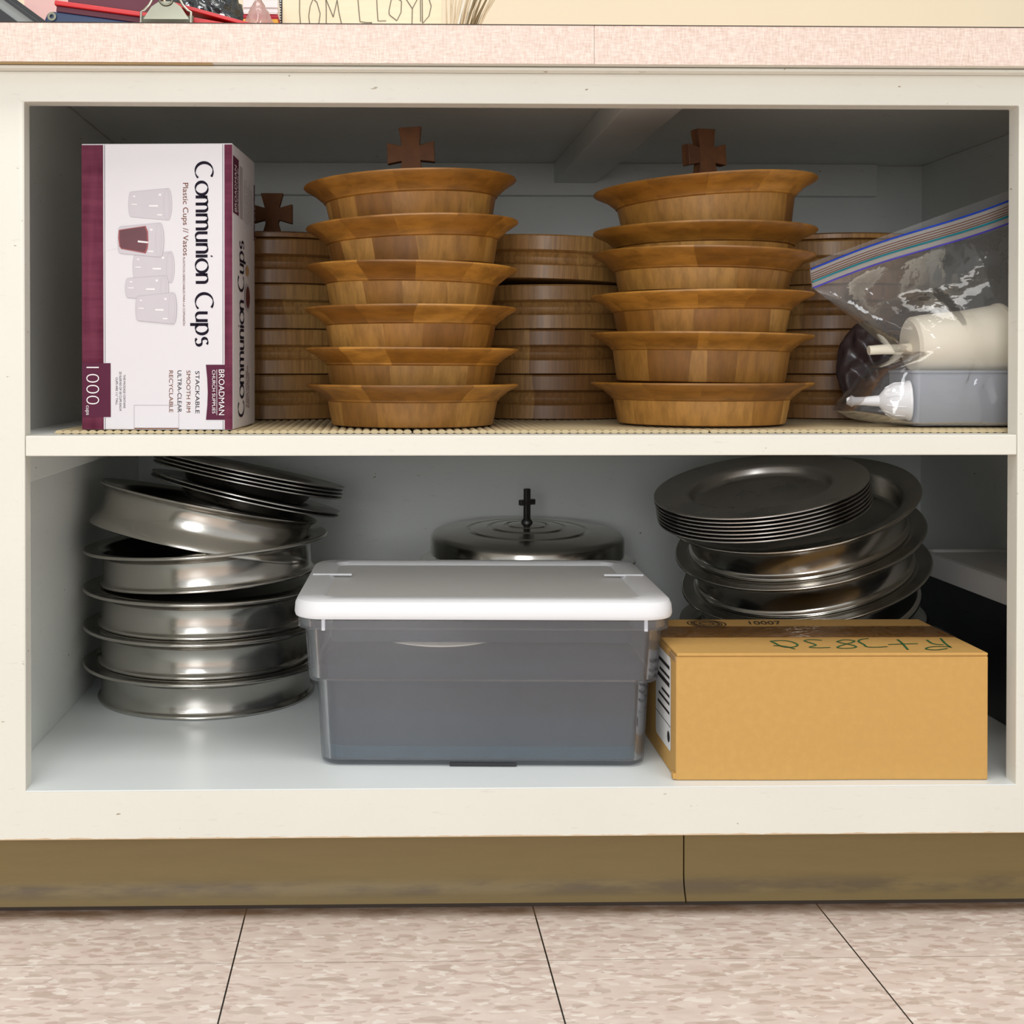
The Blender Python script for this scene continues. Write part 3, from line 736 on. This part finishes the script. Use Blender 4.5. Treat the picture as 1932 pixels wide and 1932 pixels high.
# ------------------------------------------------------------------ steel trays
RF = .159
def tray_prof(deep):
    pr = [(0, .0010), (.128, .0008), (.1385, 0), (.1408, .0010), (.1412, .0028), (.1400, .0044), (.1372, .0062), (.1362, .0085), (.1361, .0200), (.1362, .0355), (.1385, .0385), (.1440, .0420), (.1530, .0440), (.1575, .0440), (RF, .0455), (RF, .0472), (.1575, .0488), (.1540, .0482), (.1440, .0470)]
    if deep: pr += [(.1375, .0440), (.1345, .0380), (.1335, .0120), (.1300, .0085), (0, .0080)]
    else: pr += [(.1430, .0472), (.1420, .0480), (.128, .0480), (0, .0480)]
    return pr
def steel_tray(label, loc, rot, group, deep=False, bpx=None):
    t = thing('steel_tray', label, 'tray', loc, rot, group)
    key = 'deep' if deep else 'flat'
    if key not in PROTO:
        pr = tray_prof(deep); i0 = 10
        a = obj('tray_body', lathe(pr, 128), M_steel, None, smooth=50)
        bm = bmesh.new(); tr = []
        lathe([(RF-.0012, .0450), (RF+.0002, .0449), (RF+.0011, .0463), (RF+.0002, .0482), (RF-.0016, .0489), (RF-.0030, .0484), (RF-.0012, .0450)], 128, bm)
        b = obj('rolled_rim', bm, M_steel, None, smooth=60)
        PROTO[key] = (a.data, b.data); bpy.data.objects.remove(a); bpy.data.objects.remove(b)
    for nm, me in zip(('tray_body', 'rolled_rim'), PROTO[key]):
        c = bpy.data.objects.new(nm, me); COL.objects.link(c); c.parent = t
    return t
G1 = 'steel trays in the left stack'
SX, SY = -.2335, .393
lv = ['lowest', 'second from the bottom', 'third from the bottom']
for i, dx in enumerate((0, 0, -.0002)):
    steel_tray('round stainless steel tray, %s in the left stack' % lv[i], (SX+dx, SY, ZB+.0004+i*.0485), (0, 0, i*.4), G1)
z4 = ZB+.0004+3*.0485
steel_tray('open stainless steel tray, fourth in the left stack, tipped up at right', (SX+.003, SY, z4+.0088), (0, radians(-3.2), 0), G1, True)
# flared ring base lying askew
pr = [(.1455, 0), (.1475, .0010), (.1477, .0025), (.1440, .0095), (.1385, .0185), (.1365, .0230), (.1360, .0420), (.1385, .0480), (.1430, .0520), (.1455, .0535), (.1458, .0550), (.1440, .0560), (.1400, .0545), (.1345, .0490), (.1335, .0300), (.1335, .0180), (0, .0170), (0, .0160), (.1340, .0160), (.1425, .0060), (.1455, 0)]
t = thing('flared_steel_ring', 'steel ring with flared skirt, tilted down right in the left stack', 'ring', (-.2405, SY, .3445), (radians(-3.5), radians(11.3), 0))
obj('skirt', lathe(pr, 128), M_steel, t, smooth=50)
PR_PLATE = [(0, 0), (.074, 0), (.078, .001), (.083, .006), (.087, .0135), (.091, .0155), (.1240, .0166), (.1275, .0170), (.1292, .0176), (.1290, .0190), (.1270, .0192), (.1240, .0184), (.0905, .0176), (.0868, .0167), (.0850, .0140), (.0838, .0085), (.0826, .0050), (.0795, .0030), (.0740, .0026), (0, .0024)]
pl = obj('steel_plate', lathe(PR_PLATE, 128), M_steelp, None, smooth=50); plm = pl.data; bpy.data.objects.remove(pl)
def plates(n, top, rx_, ry_, labels, group, gap, jit=.0005):
    m = Euler((rx_, ry_, 0)).to_matrix(); axz = m @ Vector((0, 0, 1))
    for i in range(n):
        o = bpy.data.objects.new('steel_plate', plm); COL.objects.link(o)
        o.location = Vector(top) + axz*(-.0190 - gap*(n-1-i)) + Vector((random.uniform(-jit, jit), random.uniform(-jit, jit), 0))
        o.rotation_euler = (rx_, ry_, 0); tag(o, labels[i], 'plate', group)
pos = ['lowest', 'second from bottom', 'third from bottom', 'fourth from bottom', 'fifth from bottom', 'sixth from bottom', 'topmost']
plates(2, (-.184, .425, .4085), radians(-3), radians(13.2), ['round steel plate touching the tilted steel ring, lower of the two', 'round steel plate just under the tight pile, upper of the two'], 'pair of steel plates on the left stack', .0052)
plates(4, (-.178, .425, .4385), radians(-3), radians(11.8), ['thin round steel plate, %s of the pile under the shelf at left' % q for q in ('lowest', 'second from bottom', 'third from bottom', 'topmost')], 'four steel plates under the shelf at left', .0048)

# middle covered stack
MX, MY = .2145, .592
for i in range(3):
    steel_tray('round steel tray, %s of the covered stack behind the plastic tub' % ('lowest', 'middle', 'top')[i], (MX, MY, ZB+.0004+i*.0485), (0, 0, i), 'steel trays behind the tub')
lid = thing('domed_steel_cover', 'domed steel lid with stepped rings and a small cross, behind the tub', 'lid', (MX, MY, ZB+.0004+2*.0485+.0570), (radians(3), 0, 0))
pr = [(.1420, 0), (.1440, .0010), (.1435, .0235), (.1400, .0285), (.1330, .0305), (.092, .0345), (.0900, .0330), (.0860, .0330), (.0840, .0355), (.060, .0385), (.0580, .0370), (.0540, .0370), (.0520, .0395), (.034, .0415), (.0325, .0400), (.0290, .0400), (.0275, .0420), (.012, .0440), (0, .0445), (0, .0425), (.05, .036), (.132, .028), (.1405, .022), (.1420, 0)]
obj('dome', lathe(pr, 128), M_steel, lid, smooth=40)
bm = bmesh.new(); BX(bm, -.0042, .0042, -.0035, .0035, .050, .0955); BX(bm, -.0130, .0130, -.0034, .0034, .0712, .0792)
lathe([(0, .0440), (.009, .0440), (.0078, .0475), (.005, .0515), (0, .0515)], 24, bm)
c = obj('cross_knob', bm, M_steeld, lid, bevel=.0006); c.rotation_euler = (0, 0, radians(28))

# right leaning stack
G2 = 'steel trays in the right stack'
DX, DY = .563, .392
steel_tray('round steel tray, lowest of the right stack behind the cardboard box', (DX, DY, ZB+.0004), (0, 0, 0), G2)
steel_tray('open steel tray, second of the right stack, just above the cardboard box', (DX-.002, DY, ZB+.0004+.0510), (radians(4), radians(-5), 0), G2, True)
rot = (radians(12.0), radians(-13.8), 0); mz = Euler(rot).to_matrix() @ Vector((0, 0, 1))
def lean(label, c, deep=False): steel_tray(label, Vector(c) - mz*.0472, rot, G2, deep)
lean('leaning steel tray, third of the right stack, low wide rim', (.5560, .372, .3060))
lean('leaning steel tray, fourth of the right stack', Vector((.5560, .372, .3060))+mz*.0490)
lean('leaning steel tray directly under the pile of steel plates', Vector((.5560, .372, .3060))+mz*.0980, True)
plates(7, (.4645, .262, .4310), radians(9.2), radians(-10.6), ['round steel plate, %s of the right pile under the shelf' % q for q in pos], 'pile of steel plates on the right stack', .0047)

# ------------------------------------------------------------------ plastic tub
tub = thing('storage_tub', 'clear milky plastic storage tub with white lid in the lower bay centre', 'storage tub', (.1125, .193, ZB+.0004), (0, 0, radians(-2)))
def tl(w, d, z, r): return [(x, y, z) for x, y in rrect(w, d, r, 7)]
th = .0022
outer = [tl(.340, .238, 0, .016), tl(.350, .248, .003, .018), tl(.352, .250, .006, .020), tl(.3605, .258, .0895, .022), tl(.362, .2595, .0910, .022), tl(.376, .272, .0930, .024), tl(.378, .274, .0950, .024), tl(.386, .281, .150, .026), tl(.400, .290, .151, .028), tl(.400, .290, .1615, .028)]
inner = [tl(.398, .288, .1615, .027), tl(.396, .286, .153, .027), tl(.381, .277, .150, .024), tl(.373, .270, .0965, .022), tl(.357, .254, .0925, .020), tl(.347, .246, .006, .018)]
obj('tub_body', loft(outer+inner), M_tub, tub, smooth=35)
lidl = [tl(.398, .286, .1622, .026), tl(.4035, .2900, .1622, .030), tl(.4060, .2920, .1630, .031), tl(.4085, .2945, .1668, .032), tl(.4070, .2930, .1760, .032), tl(.4030, .2890, .1805, .031), tl(.3960, .2820, .1825, .030), tl(.352, .244, .1828, .018), tl(.342, .234, .1795, .012), tl(.341, .233, .1770, .012), tl(.352, .244, .1780, .018), tl(.390, .278, .1770, .026), tl(.398, .286, .1622, .026)]
ld = obj('lid', loft(lidl, cap0=False, cap1=False), M_white, tub, smooth=35)
obj('lid_panel', loft([tl(.342, .234, .1792, .012), tl(.342, .234, .1774, .012)]), M_panel, ld)
bm = bmesh.new(); put_text(bm, 'Sterilite', (-.030, -.1135, .1796), (1, 0, 0), (0, 1, 0), .040, .0055)
obj('embossed_name', bm, M_greyink, ld, recalc=False)
for x0 in (-.197, .150): obj('latch_groove', boxbm(x0, x0+.047, .020, .027, .1815, .1840), M_white, ld, bevel=.001)
for x0 in (-.171, .172): obj('rib', boxbm(x0-.0018, x0+.0018, -.1425, -.138, .150, .1622), M_white, tub)
obj('foot_notch', boxbm(-.036, .036, -.1252, -.121, .0005, .0040), M_black, tub)
# dark folded cloth inside the tub
cl = thing('folded_cloth', 'dark navy folded cloth filling the milky storage tub', 'cloth', (.1125, .193, ZB+.0068), (0, 0, radians(-2)))
loops = []
for q in range(15):
    f = q/14; z = .0005 + .118*f; ww = .338 + .016*min(1, f*1.1); dd = .236 + .014*min(1, f*1.1)
    if f > .90: ww -= .05*(f-.9)*10; dd -= .05*(f-.9)*10
    loops.append([(x + .0025*noise.noise(Vector((x*9, y*9, z*40))), y + .003*noise.noise(Vector((x*11+4, y*9, z*45))), z + (.006*noise.noise(Vector((x*8, y*8, 2))) if f > .85 else 0)) for x, y in rrect(ww, dd, .02, 7)])
bm = loft(loops)
obj('main_fold', bm, M_cloth, cl, smooth=50)
bm = bmesh.new()
loft([[(x, y, z) for x, y in rrect(.3405, .2395, .02, 7)] for z in (.0008, .014)], bm)
tag(obj('lower_fold', bm, M_teal, cl), 'teal fold')
obj('upper_fold', loft([[(x, y, z) for x, y in rrect(w_, .205, .01, 6)] for z, w_ in ((.1215, .330), (.126, .335), (.1355, .335))]), M_cloth, cl, smooth=50).location = (0, .006, 0)
c0 = at(835, 1240, .075)
o = obj('cream_disc', lathe([(0, 0), (.066, 0), (.068, .001), (.068, .0022), (.066, .003), (0, .003)], 64), M_cream, smooth=40)
o.location = (c0.x, .151, ZB+.1255)
tag(o, 'cream disc on the dark cloth, rim showing through the milky tub', 'disc')

# ------------------------------------------------------------------ cardboard box
CW, CD, CH = .3235, .176, .1330
b0 = atz(1273, 1470, ZB); b1 = atz(1864, 1472, ZB)
CYAW = -.012
cbx = thing('cardboard_box', 'brown cardboard box with green marker writing in the lower bay right', 'box', ((b0.x+b1.x)/2, .016, ZB+.0003), (0, 0, CYAW))
CW = b1.x - b0.x
bm = boxbm(-CW/2, CW/2, 0, CD, 0, CH-.0035)
bmesh.ops.subdivide_edges(bm, edges=bm.edges, cuts=12, use_grid_fill=True)
for v in bm.verts:
    if v.co.y < 1e-4: v.co.y += .0012*noise.noise(Vector((v.co.x*9, 0, v.co.z*9)))
obj('box_body', bm, M_card, cbx, bevel=.0015)
bm = bmesh.new(); BX(bm, -CW/2+.0006, CW/2-.0004, -.0008, CD/2-.0008, CH-.0034, CH); 
obj('flap', bm, M_card, cbx, bevel=.0012)
bm = bmesh.new(); BX(bm, -CW/2+.0006, CW/2-.0004, CD/2+.0008, CD+.0006, CH-.0034, CH-.0002)
obj('flap', bm, M_card, cbx, bevel=.0012)
bm = bmesh.new(); BX(bm, -CW/2-.0012, -CW/2+.006, .001, .030, CH-.010, CH-.0036)
obj('torn_corner', bm, M_cardin, cbx, bevel=.0008)
obj('crushed_corner', boxbm(-CW/2-.003, -CW/2+.004, .001, .010, .0005, .007), M_card, cbx, bevel=.0012)
inv = (Matrix.Translation(cbx.location) @ Matrix.Rotation(CYAW, 4, 'Z')).inverted()
ZTOP = cbx.location.z + CH
def tp(px, py, dz=.0004):
    p = inv @ atz(px, py, ZTOP); return Vector((p.x, p.y, CH+dz))
bm = bmesh.new(); y0 = tp(1500, 1203).y; y1 = tp(1500, 1182).y
n = 60; A = []
for i in range(n+1):
    x = -CW/2 + CW*i/n
    A.append([bm.verts.new((x, yy, CH+.0004+.0007*max(0, noise.noise(Vector((x*60, yy*50, 1)))))) for yy in [y0+(y1-y0)*j/8 for j in range(9)]])
for a, b in zip(A, A[1:]):
    for j in range(8): bm.faces.new((a[j], b[j], b[j+1], a[j+1]))
bmesh.ops.extrude_face_region(bm, geom=bm.faces[:])
obj('tape_strip', bm, M_tape, cbx, smooth=60)
bm = bmesh.new(); U = lambda x, y: tp(1400+x/4.025, 1150+y/4.025, .0006)
for st in ([(215, 243), (300, 238), (370, 246), (420, 268), (405, 284), (340, 290), (290, 278), (250, 258), (218, 243)], [(238, 276), (330, 283), (402, 303)],
           [(608, 236), (520, 231), (474, 240), (540, 262), (560, 274), (514, 289), (590, 293), (672, 290)],
           [(718, 246), (780, 232), (852, 241), (826, 256), (760, 274), (724, 290), (782, 298), (862, 290), (846, 275), (760, 257), (720, 246)],
           [(962, 222), (905, 229), (885, 245), (925, 268), (950, 286), (1025, 289), (1105, 284)],
           [(1110, 268), (1200, 265), (1335, 262)], [(1180, 230), (1215, 258), (1260, 308)],
           [(1508, 222), (1545, 262), (1588, 292)], [(1588, 286), (1480, 283), (1412, 291), (1402, 304), (1480, 309), (1562, 298)], [(1404, 234), (1450, 262), (1532, 270)]):
    P = [U(*q) for q in st]
    # smooth the stroke
    Q = []
    for i in range(len(P)-1):
        a, b, c, d = P[max(i-1, 0)], P[i], P[i+1], P[min(i+2, len(P)-1)]
        for s_ in range(5):
            q = s_/5; Q.append(.5*((2*b) + (c-a)*q + (2*a-5*b+4*c-d)*q*q + (3*b-a-3*c+d)*q**3))
    Q.append(P[-1])
    ribbon(bm, [(q.x, q.y) for q in Q], lambda a, b: Vector((a, b, CH+.0006)), .0027, .0018, radians(40))
tag(obj('marker_writing', bm, M_green, cbx, recalc=False), 'green marker writing')
bm = bmesh.new()
t0, t1, t2 = tp(1415.5, 1178.5), tp(1475.5, 1178.5), tp(1418, 1172.5)
put_text(bm, '10007', (t0.x, t0.y, CH+.0005), (1, 0, 0), ((t2.x-t0.x)/(t2.y-t0.y)*.4, 1, 0), (t1-t0).length, t2.y-t0.y)
obj('printed_number', bm, M_ink, cbx, recalc=False)
bm = bmesh.new(); oc = tp(1333, 1177)
for rr in (1, .80, .66, .36):
    ribbon(bm, [(oc.x + .0215*rr*cos(a*pi/20) - .001*sin(a*pi/20), oc.y + .0215*rr*sin(a*pi/20)) for a in range(41)], lambda a, b: Vector((a, b, CH+.0005)), .0016, .0010, .7)
for q in range(9): ribbon(bm, [(oc.x-.016+.003*noise.noise(Vector((q, 0, 0))), oc.y-.014+q*.0033), (oc.x+.015+.004*noise.noise(Vector((q, 5, 0))), oc.y-.013+q*.0033)], lambda a, b: Vector((a, b, CH+.00045)), .0011, .0006, .7)
obj('printed_stamp', bm, M_ink, cbx, recalc=False)
bm = bmesh.new()
poly(bm, [(-CW/2-.0004, .024+.078*a, .022+.100*b) for a, b in ((0, .04), (0, .96), (.04, 1), (.96, 1), (1, .96), (1, .04), (.96, 0), (.04, 0))][::-1], 0)
for q, (y, z, l, h) in enumerate(((.03, .108, .06, .004), (.03, .098, .05, .003), (.03, .089, .06, .005), (.03, .078, .04, .003), (.03, .070, .055, .003), (.03, .060, .06, .003), (.025, .048, .076, .0008))):
    poly(bm, [(-CW/2-.0007, y, z), (-CW/2-.0007, y, z+h), (-CW/2-.0007, y+l, z+h), (-CW/2-.0007, y+l, z)], 1)
for i in range(16):
    a, b = 2*pi*i/16, 2*pi*(i+1)/16
    poly(bm, [(-CW/2-.0008, .034, .036), (-CW/2-.0008, .034+.006*cos(a), .036+.006*sin(a)), (-CW/2-.0008, .034+.006*cos(b), .036+.006*sin(b))], 1)
obj('shipping_label', bm, [M_paper, M_ink], cbx, recalc=False)

# ------------------------------------------------------------------ black bin at right
bb = thing('black_bin', 'black plastic bin with a pale grey lid at the far right of the lower bay', 'storage bin', (.8095, .262, ZB+.0003))
hb = .147
obj('bin_body', loft([[(x, y, z) for x, y in rrect(.126+dw, .40+dw, .012)] for z, dw in ((0, -.004), (.004, 0), (hb-.030, .0), (hb-.029, .004), (hb, .005), (hb, .0), (.01, -.004))]), M_black, bb, smooth=35)
obj('lid', loft([[(x, y, z) for x, y in rrect(.139+dw, .416+dw, .014)] for z, dw in ((hb+.0003, -.002), (hb+.001, 0), (hb+.020, -.003), (hb+.028, -.012), (hb+.030, -.022), (hb+.029, -.030), (hb+.026, -.036))]), M_grey, bb, smooth=35)

# ------------------------------------------------------------------ things on the counter
ZC = .9178
def pw(px, py, Y): 
    p = at(px, py, Y); return (p.x, p.z)
# framed grey board leaning at the left end
fr = thing('framed_board', 'grey board with black edges leaning at the left end of the counter', 'board', (at(40, 30, .10).x-.02, .10, ZC))
sl_ = 30/41; zv = at(40, 40, .10).z - ZC
def slab(p0, p1, m, nm, y0, y1):
    a = at(p0, 40, .10).x - fr.location.x + zv/sl_; b = at(p1, 40, .10).x - fr.location.x + zv/sl_; h_ = .085
    obj(nm, prism([(a, .0004), (b, .0004), (b - h_/sl_, h_), (a - h_/sl_, h_)], y0, y1), m, fr)
slab(-60, 84, M_greyb, 'board', 0, .006)
for a, b in ((-40, 31), (62, 71), (74, 86)): slab(a, b, M_black, 'edge_strip', -.003, -.0002)
# navy ring binder, thick at its spine
yb = .022; A0, A1, A2 = pw(84, 36, yb), pw(100, 21, yb), pw(262, 43, yb)
nb = thing('navy_binder', 'navy blue ring binder lying flat with its spine to the left', 'binder', (A0[0], yb, ZC))
pts = [(0, .0003), (A2[0]-A0[0]+.02, .0003), (A2[0]-A0[0]+.02, .0070), (A2[0]-A0[0], A2[1]-ZC), (A1[0]-A0[0], A1[1]-ZC), (A1[0]-A0[0]-.006, A1[1]-ZC-.0015), (.0, A0[1]-ZC)]
obj('cover', prism(pts, 0, .175), M_navy, nb, bevel=.0025, seg=3)
bm = bmesh.new(); lathe([(.0022, 0), (.0045, 0), (.0045, .0012), (.0022, .0012), (.0022, 0)], 20, bm, mat=Matrix.Translation((.008, -.0012, A1[1]-ZC-.006)) @ Matrix.Rotation(pi/2, 4, 'X'))
obj('spine_ring', bm, M_clip, nb)
# red folder on the binder
sl = (A2[1]-A1[1])/(A2[0]-A1[0])
rf = thing('red_folder', 'red plastic folder lying on the navy binder', 'folder', (A1[0], yb+.004, A1[1]+.0006), (0, -math.atan(sl), 0))
obj('lower_board', boxbm(.002, .108, 0, .165, .0004, .0062), M_mar, rf, bevel=.0006)
obj('cover', boxbm(.0, .110, -.003, .170, .0064, .0114), M_red, rf, bevel=.001)
obj('upper_board', boxbm(.012, .108, .002, .16, .0116, .030), M_mar, rf, bevel=.001)
# binder clip
c0 = at(315, 44, .006)
cp = thing('binder_clip', 'large black metal binder clip at the front of the counter', 'clip', (c0.x, .012, ZC))
zz = c0.z - ZC; hw = .0262
body = [(-hw, 0), (hw, 0), (hw, zz+.0095), (-hw, zz+.0095)]
bm = bmesh.new(); bx = [(-.012, .0003), (.014, .0003), (.003, zz+.0095), (.0, zz+.0095)]
loft([[(x, y, z) for y, z in bx] for x in (-hw, hw)], bm)
obj('spring_body', bm, M_clip, cp, bevel=.0006)
bm = bmesh.new(); z0 = zz+.001
out = [(-hw+.001, z0-.004), (-hw+.001, z0+.009), (-hw+.004, z0+.0105), (-.017, z0+.016), (-.0105, z0+.028), (-.008, z0+.042), (-.005, z0+.052), (.005, z0+.052), (.008, z0+.042), (.0105, z0+.028), (.017, z0+.016), (hw-.004, z0+.0105), (hw-.001, z0+.009), (hw-.001, z0-.004)]
tube(bm, [(x, -.0125 + .004*max(0, (z-z0)/.05), z) for x, z in out], .0013, 8)
obj('handle', bm, plain('bright_clip_wire', (.62, .60, .50), .2, 1.0), cp, smooth=60)
bm = bmesh.new(); tube(bm, [(.0065*cos(a*pi/12), -.0115, z0+.0215+.0055*sin(a*pi/12)) for a in range(25)], .0012, 8, cap=False)
obj('handle_loop', bm, M_clip, cp, smooth=60)
bm = prism([(-hw+.003, z0+.002), (hw-.003, z0+.002), (.015, z0+.0145), (.007, z0+.020), (-.007, z0+.020), (-.015, z0+.0145)], -.0108, -.0100)
obj('clip_plate', bm, M_clip, cp)
# second red folder sloping down to the right
yb2 = .036; B0, B1 = pw(330, 4, yb2), pw(484, 46, yb2)
rl = math.atan2(B1[1]-B0[1], B1[0]-B0[0]); ln = hypot(B1[0]-B0[0], B1[1]-B0[1])
rg = thing('red_folder', 'red folder sloping down to the right of the binder clip', 'folder', (B1[0]+.048, yb2, ZC))
tri = [(0, .0004), (0, .0016), (B1[0]-rg.location.x, B1[1]-ZC), (B0[0]-rg.location.x, B0[1]-ZC), (B0[0]-rg.location.x, B0[1]-ZC-.004), (B1[0]-rg.location.x, B1[1]-ZC-.004)]
obj('upper_cover', prism(tri, 0, .16), M_red, rg, bevel=.0006)
C0, C1 = pw(350, 30, yb2-.003), pw(440, 46, yb2-.003)
q = rg.location.x
obj('lower_cover', prism([(0, .0002), (C1[0]-q+.03, .0002), (C0[0]-q, .0002), (C0[0]-q, C0[1]-ZC), (C1[0]-q, C1[1]-ZC), (C1[0]-q+.03, .0040)], -.004, .15), M_red, rg, bevel=.0006)
# black plastic wrapped bundle
bm = bmesh.new(); bmesh.ops.create_icosphere(bm, subdivisions=5, radius=1)
for v in bm.verts:
    d = v.co.normalized(); r = 1 + .22*(1-abs(noise.noise(d*3.1))*2.2) + .12*noise.noise(d*9)
    v.co = Vector((d.x*.046*r, d.y*.026*r, d.z*.050*r))
    v.co.z -= v.co.x*.75
zmin = min(v.co.z for v in bm.verts)
o = obj('black_wrapped_bundle', bm, M_dkfilm, smooth=180); o.location = (at(392, 20, .232).x, .232, ZC+.0005-zmin)
tag(o, 'shiny black plastic wrapped bundle behind the sloping red folder', 'bundle')
bm = bmesh.new(); bmesh.ops.create_icosphere(bm, subdivisions=4, radius=1)
for v in bm.verts:
    d = v.co.normalized(); r = 1 + .20*(1-abs(noise.noise(d*2.4))*2)
    v.co = Vector((d.x*.0135*r*(1-.55*d.z), d.y*.014*r, d.z*.0225*r))
zmin = min(v.co.z for v in bm.verts)
o = obj('pink_wrapped_packet', bm, m_clear('pink_wrap', (.95, .88, .86), .6, (.85, .64, .60), .2, .15, 80), smooth=180); o.location = (at(488, 38, .075).x, .075, ZC+.0004-zmin)
tag(o, 'small pale pink wrapped packet beside the hand-lettered sign', 'packet')
# striped booklets behind
a0, a1 = at(462, 20, .13), at(524, 20, .13)
bk = thing('striped_booklets', 'pile of white booklets with crimson and yellow edges left of the sign', 'booklets', ((a0.x+a1.x)/2, .13, ZC))
ww = (a1.x-a0.x)/2; zs = [at(500, y, .13).z-ZC for y in (48, 36, 33, 27, 24, 18, 15, 0, -10)]
obj('stack_base', boxbm(-ww, ww, 0, .14, .0003, zs[0]), M_paper, bk)
for i, m in enumerate((M_yel, M_crim, M_crim, M_paper, M_paper, M_paper, M_paper, M_paper)):
    dx = .0006*(i % 2)
    obj('booklet', boxbm(-ww-.002+dx, ww-dx, .0005*(i % 3), .14, zs[i]+.0003, zs[i+1]), m, bk, bevel=.0004)
p_ = at(78, 14, .16)
o = obj('pink_paper_sheet', boxbm(-.022, .030, 0, .0012, .0002, .09), M_pink); o.location = (p_.x, .165, ZC); o.rotation_euler = (radians(-4), 0, 0)
tag(o, 'pale pink paper standing behind the navy binder spine', 'paper')
# hand-lettered sign
s0, s1 = at(532, 30, .16), at(834, 30, .16); sw = s1.x-s0.x
sg = thing('lettered_sign', 'cream card sign with hand pencilled capital letters on the counter', 'sign', (s0.x, .16, ZC), (radians(-3), 0, 0))
obj('card', boxbm(0, sw, 0, .004, .0003, .115), M_sign, sg, bevel=.0005)
bm = boxbm(-.0035, -.0002, -.001, .005, .0003, .115)
obj('dark_edge', bm, M_black, sg)
bm = bmesh.new()
for i in range(38): BX(bm, -.0026, -.0012, -.0014, -.0009, .003+i*.003, .0042+i*.003)
obj('edge_stitching', bm, M_paper, sg)
bm = bmesh.new()
kk = sw/302/1.0
def lp(x, y): p = at(500+x/4.2, y/4.2, .159); return Vector((p.x-s0.x, -.0006, p.z-ZC))
for st in ([(272, -30), (272, 90), (280, 185)], [(235, -32), (315, -34)], [(352, 180), (345, 120), (356, 40), (380, -20), (410, 10), (436, 100), (425, 185)], [(484, 182), (484, 60), (480, -20), (540, 128), (570, -10), (585, 90), (605, 182)],
           [(735, -20), (742, 60), (752, 165)], [(752, 165), (800, 172), (848, 172), (835, 182), (768, 182)], [(885, -20), (888, 60), (895, 158)], [(893, 160), (960, 158)],
           [(1000, -10), (982, 80), (985, 110), (1045, 157), (1078, 90), (1082, 0), (1040, -30), (1000, -10)], [(1110, -30), (1168, 60)], [(1220, -40), (1168, 60), (1165, 182)],
           [(1232, -30), (1234, 165)], [(1246, -30), (1248, 175)], [(1250, 178), (1300, 120), (1318, 40), (1300, -20), (1240, -35)]):
    P = [lp(*s_) for s_ in st]
    for a, b in zip(P, P[1:]): ribbon(bm, [(a.x, a.z), (b.x, b.z)], lambda x, y: Vector((x, -.0006, y)), .0011, .0006, .6)
obj('pencil_lettering', bm, M_pencil, sg, recalc=False)
# dried grass bunch
g0 = at(848, 46, .14)
gb = thing('dried_grass_bunch', 'bunch of dried pale grass lying behind the counter edge right of the sign', 'dried grass', (g0.x, .14, ZC))
for nm, m, cnt, lo, hi, r in (('grass_stem', M_straw, 26, -.004, .040, .0013), ('brown_stem', M_strawd, 4, .022, .034, .0020), ('pale_stem', M_strawl, 4, .004, .030, .0011)):
    for i in range(cnt):
        f = (i+.5)/cnt; x0 = lo*.62+(hi-lo)*.62*f; ys = random.uniform(-.012, .02); sp_ = (x0+.004)*.62 + random.uniform(-.004, .004)
        bm = bmesh.new()
        tube(bm, [(x0*.55-.004, ys, .0016), (x0*.9, ys, .016), (x0+sp_*.42, ys, .034), (x0+sp_*1.0, ys+.004, .056), (x0+sp_*1.9, ys+.008, .082)], [r, r, r*.95, r*.8, r*.4], 6)
        obj(nm, bm, m, gb, smooth=60)
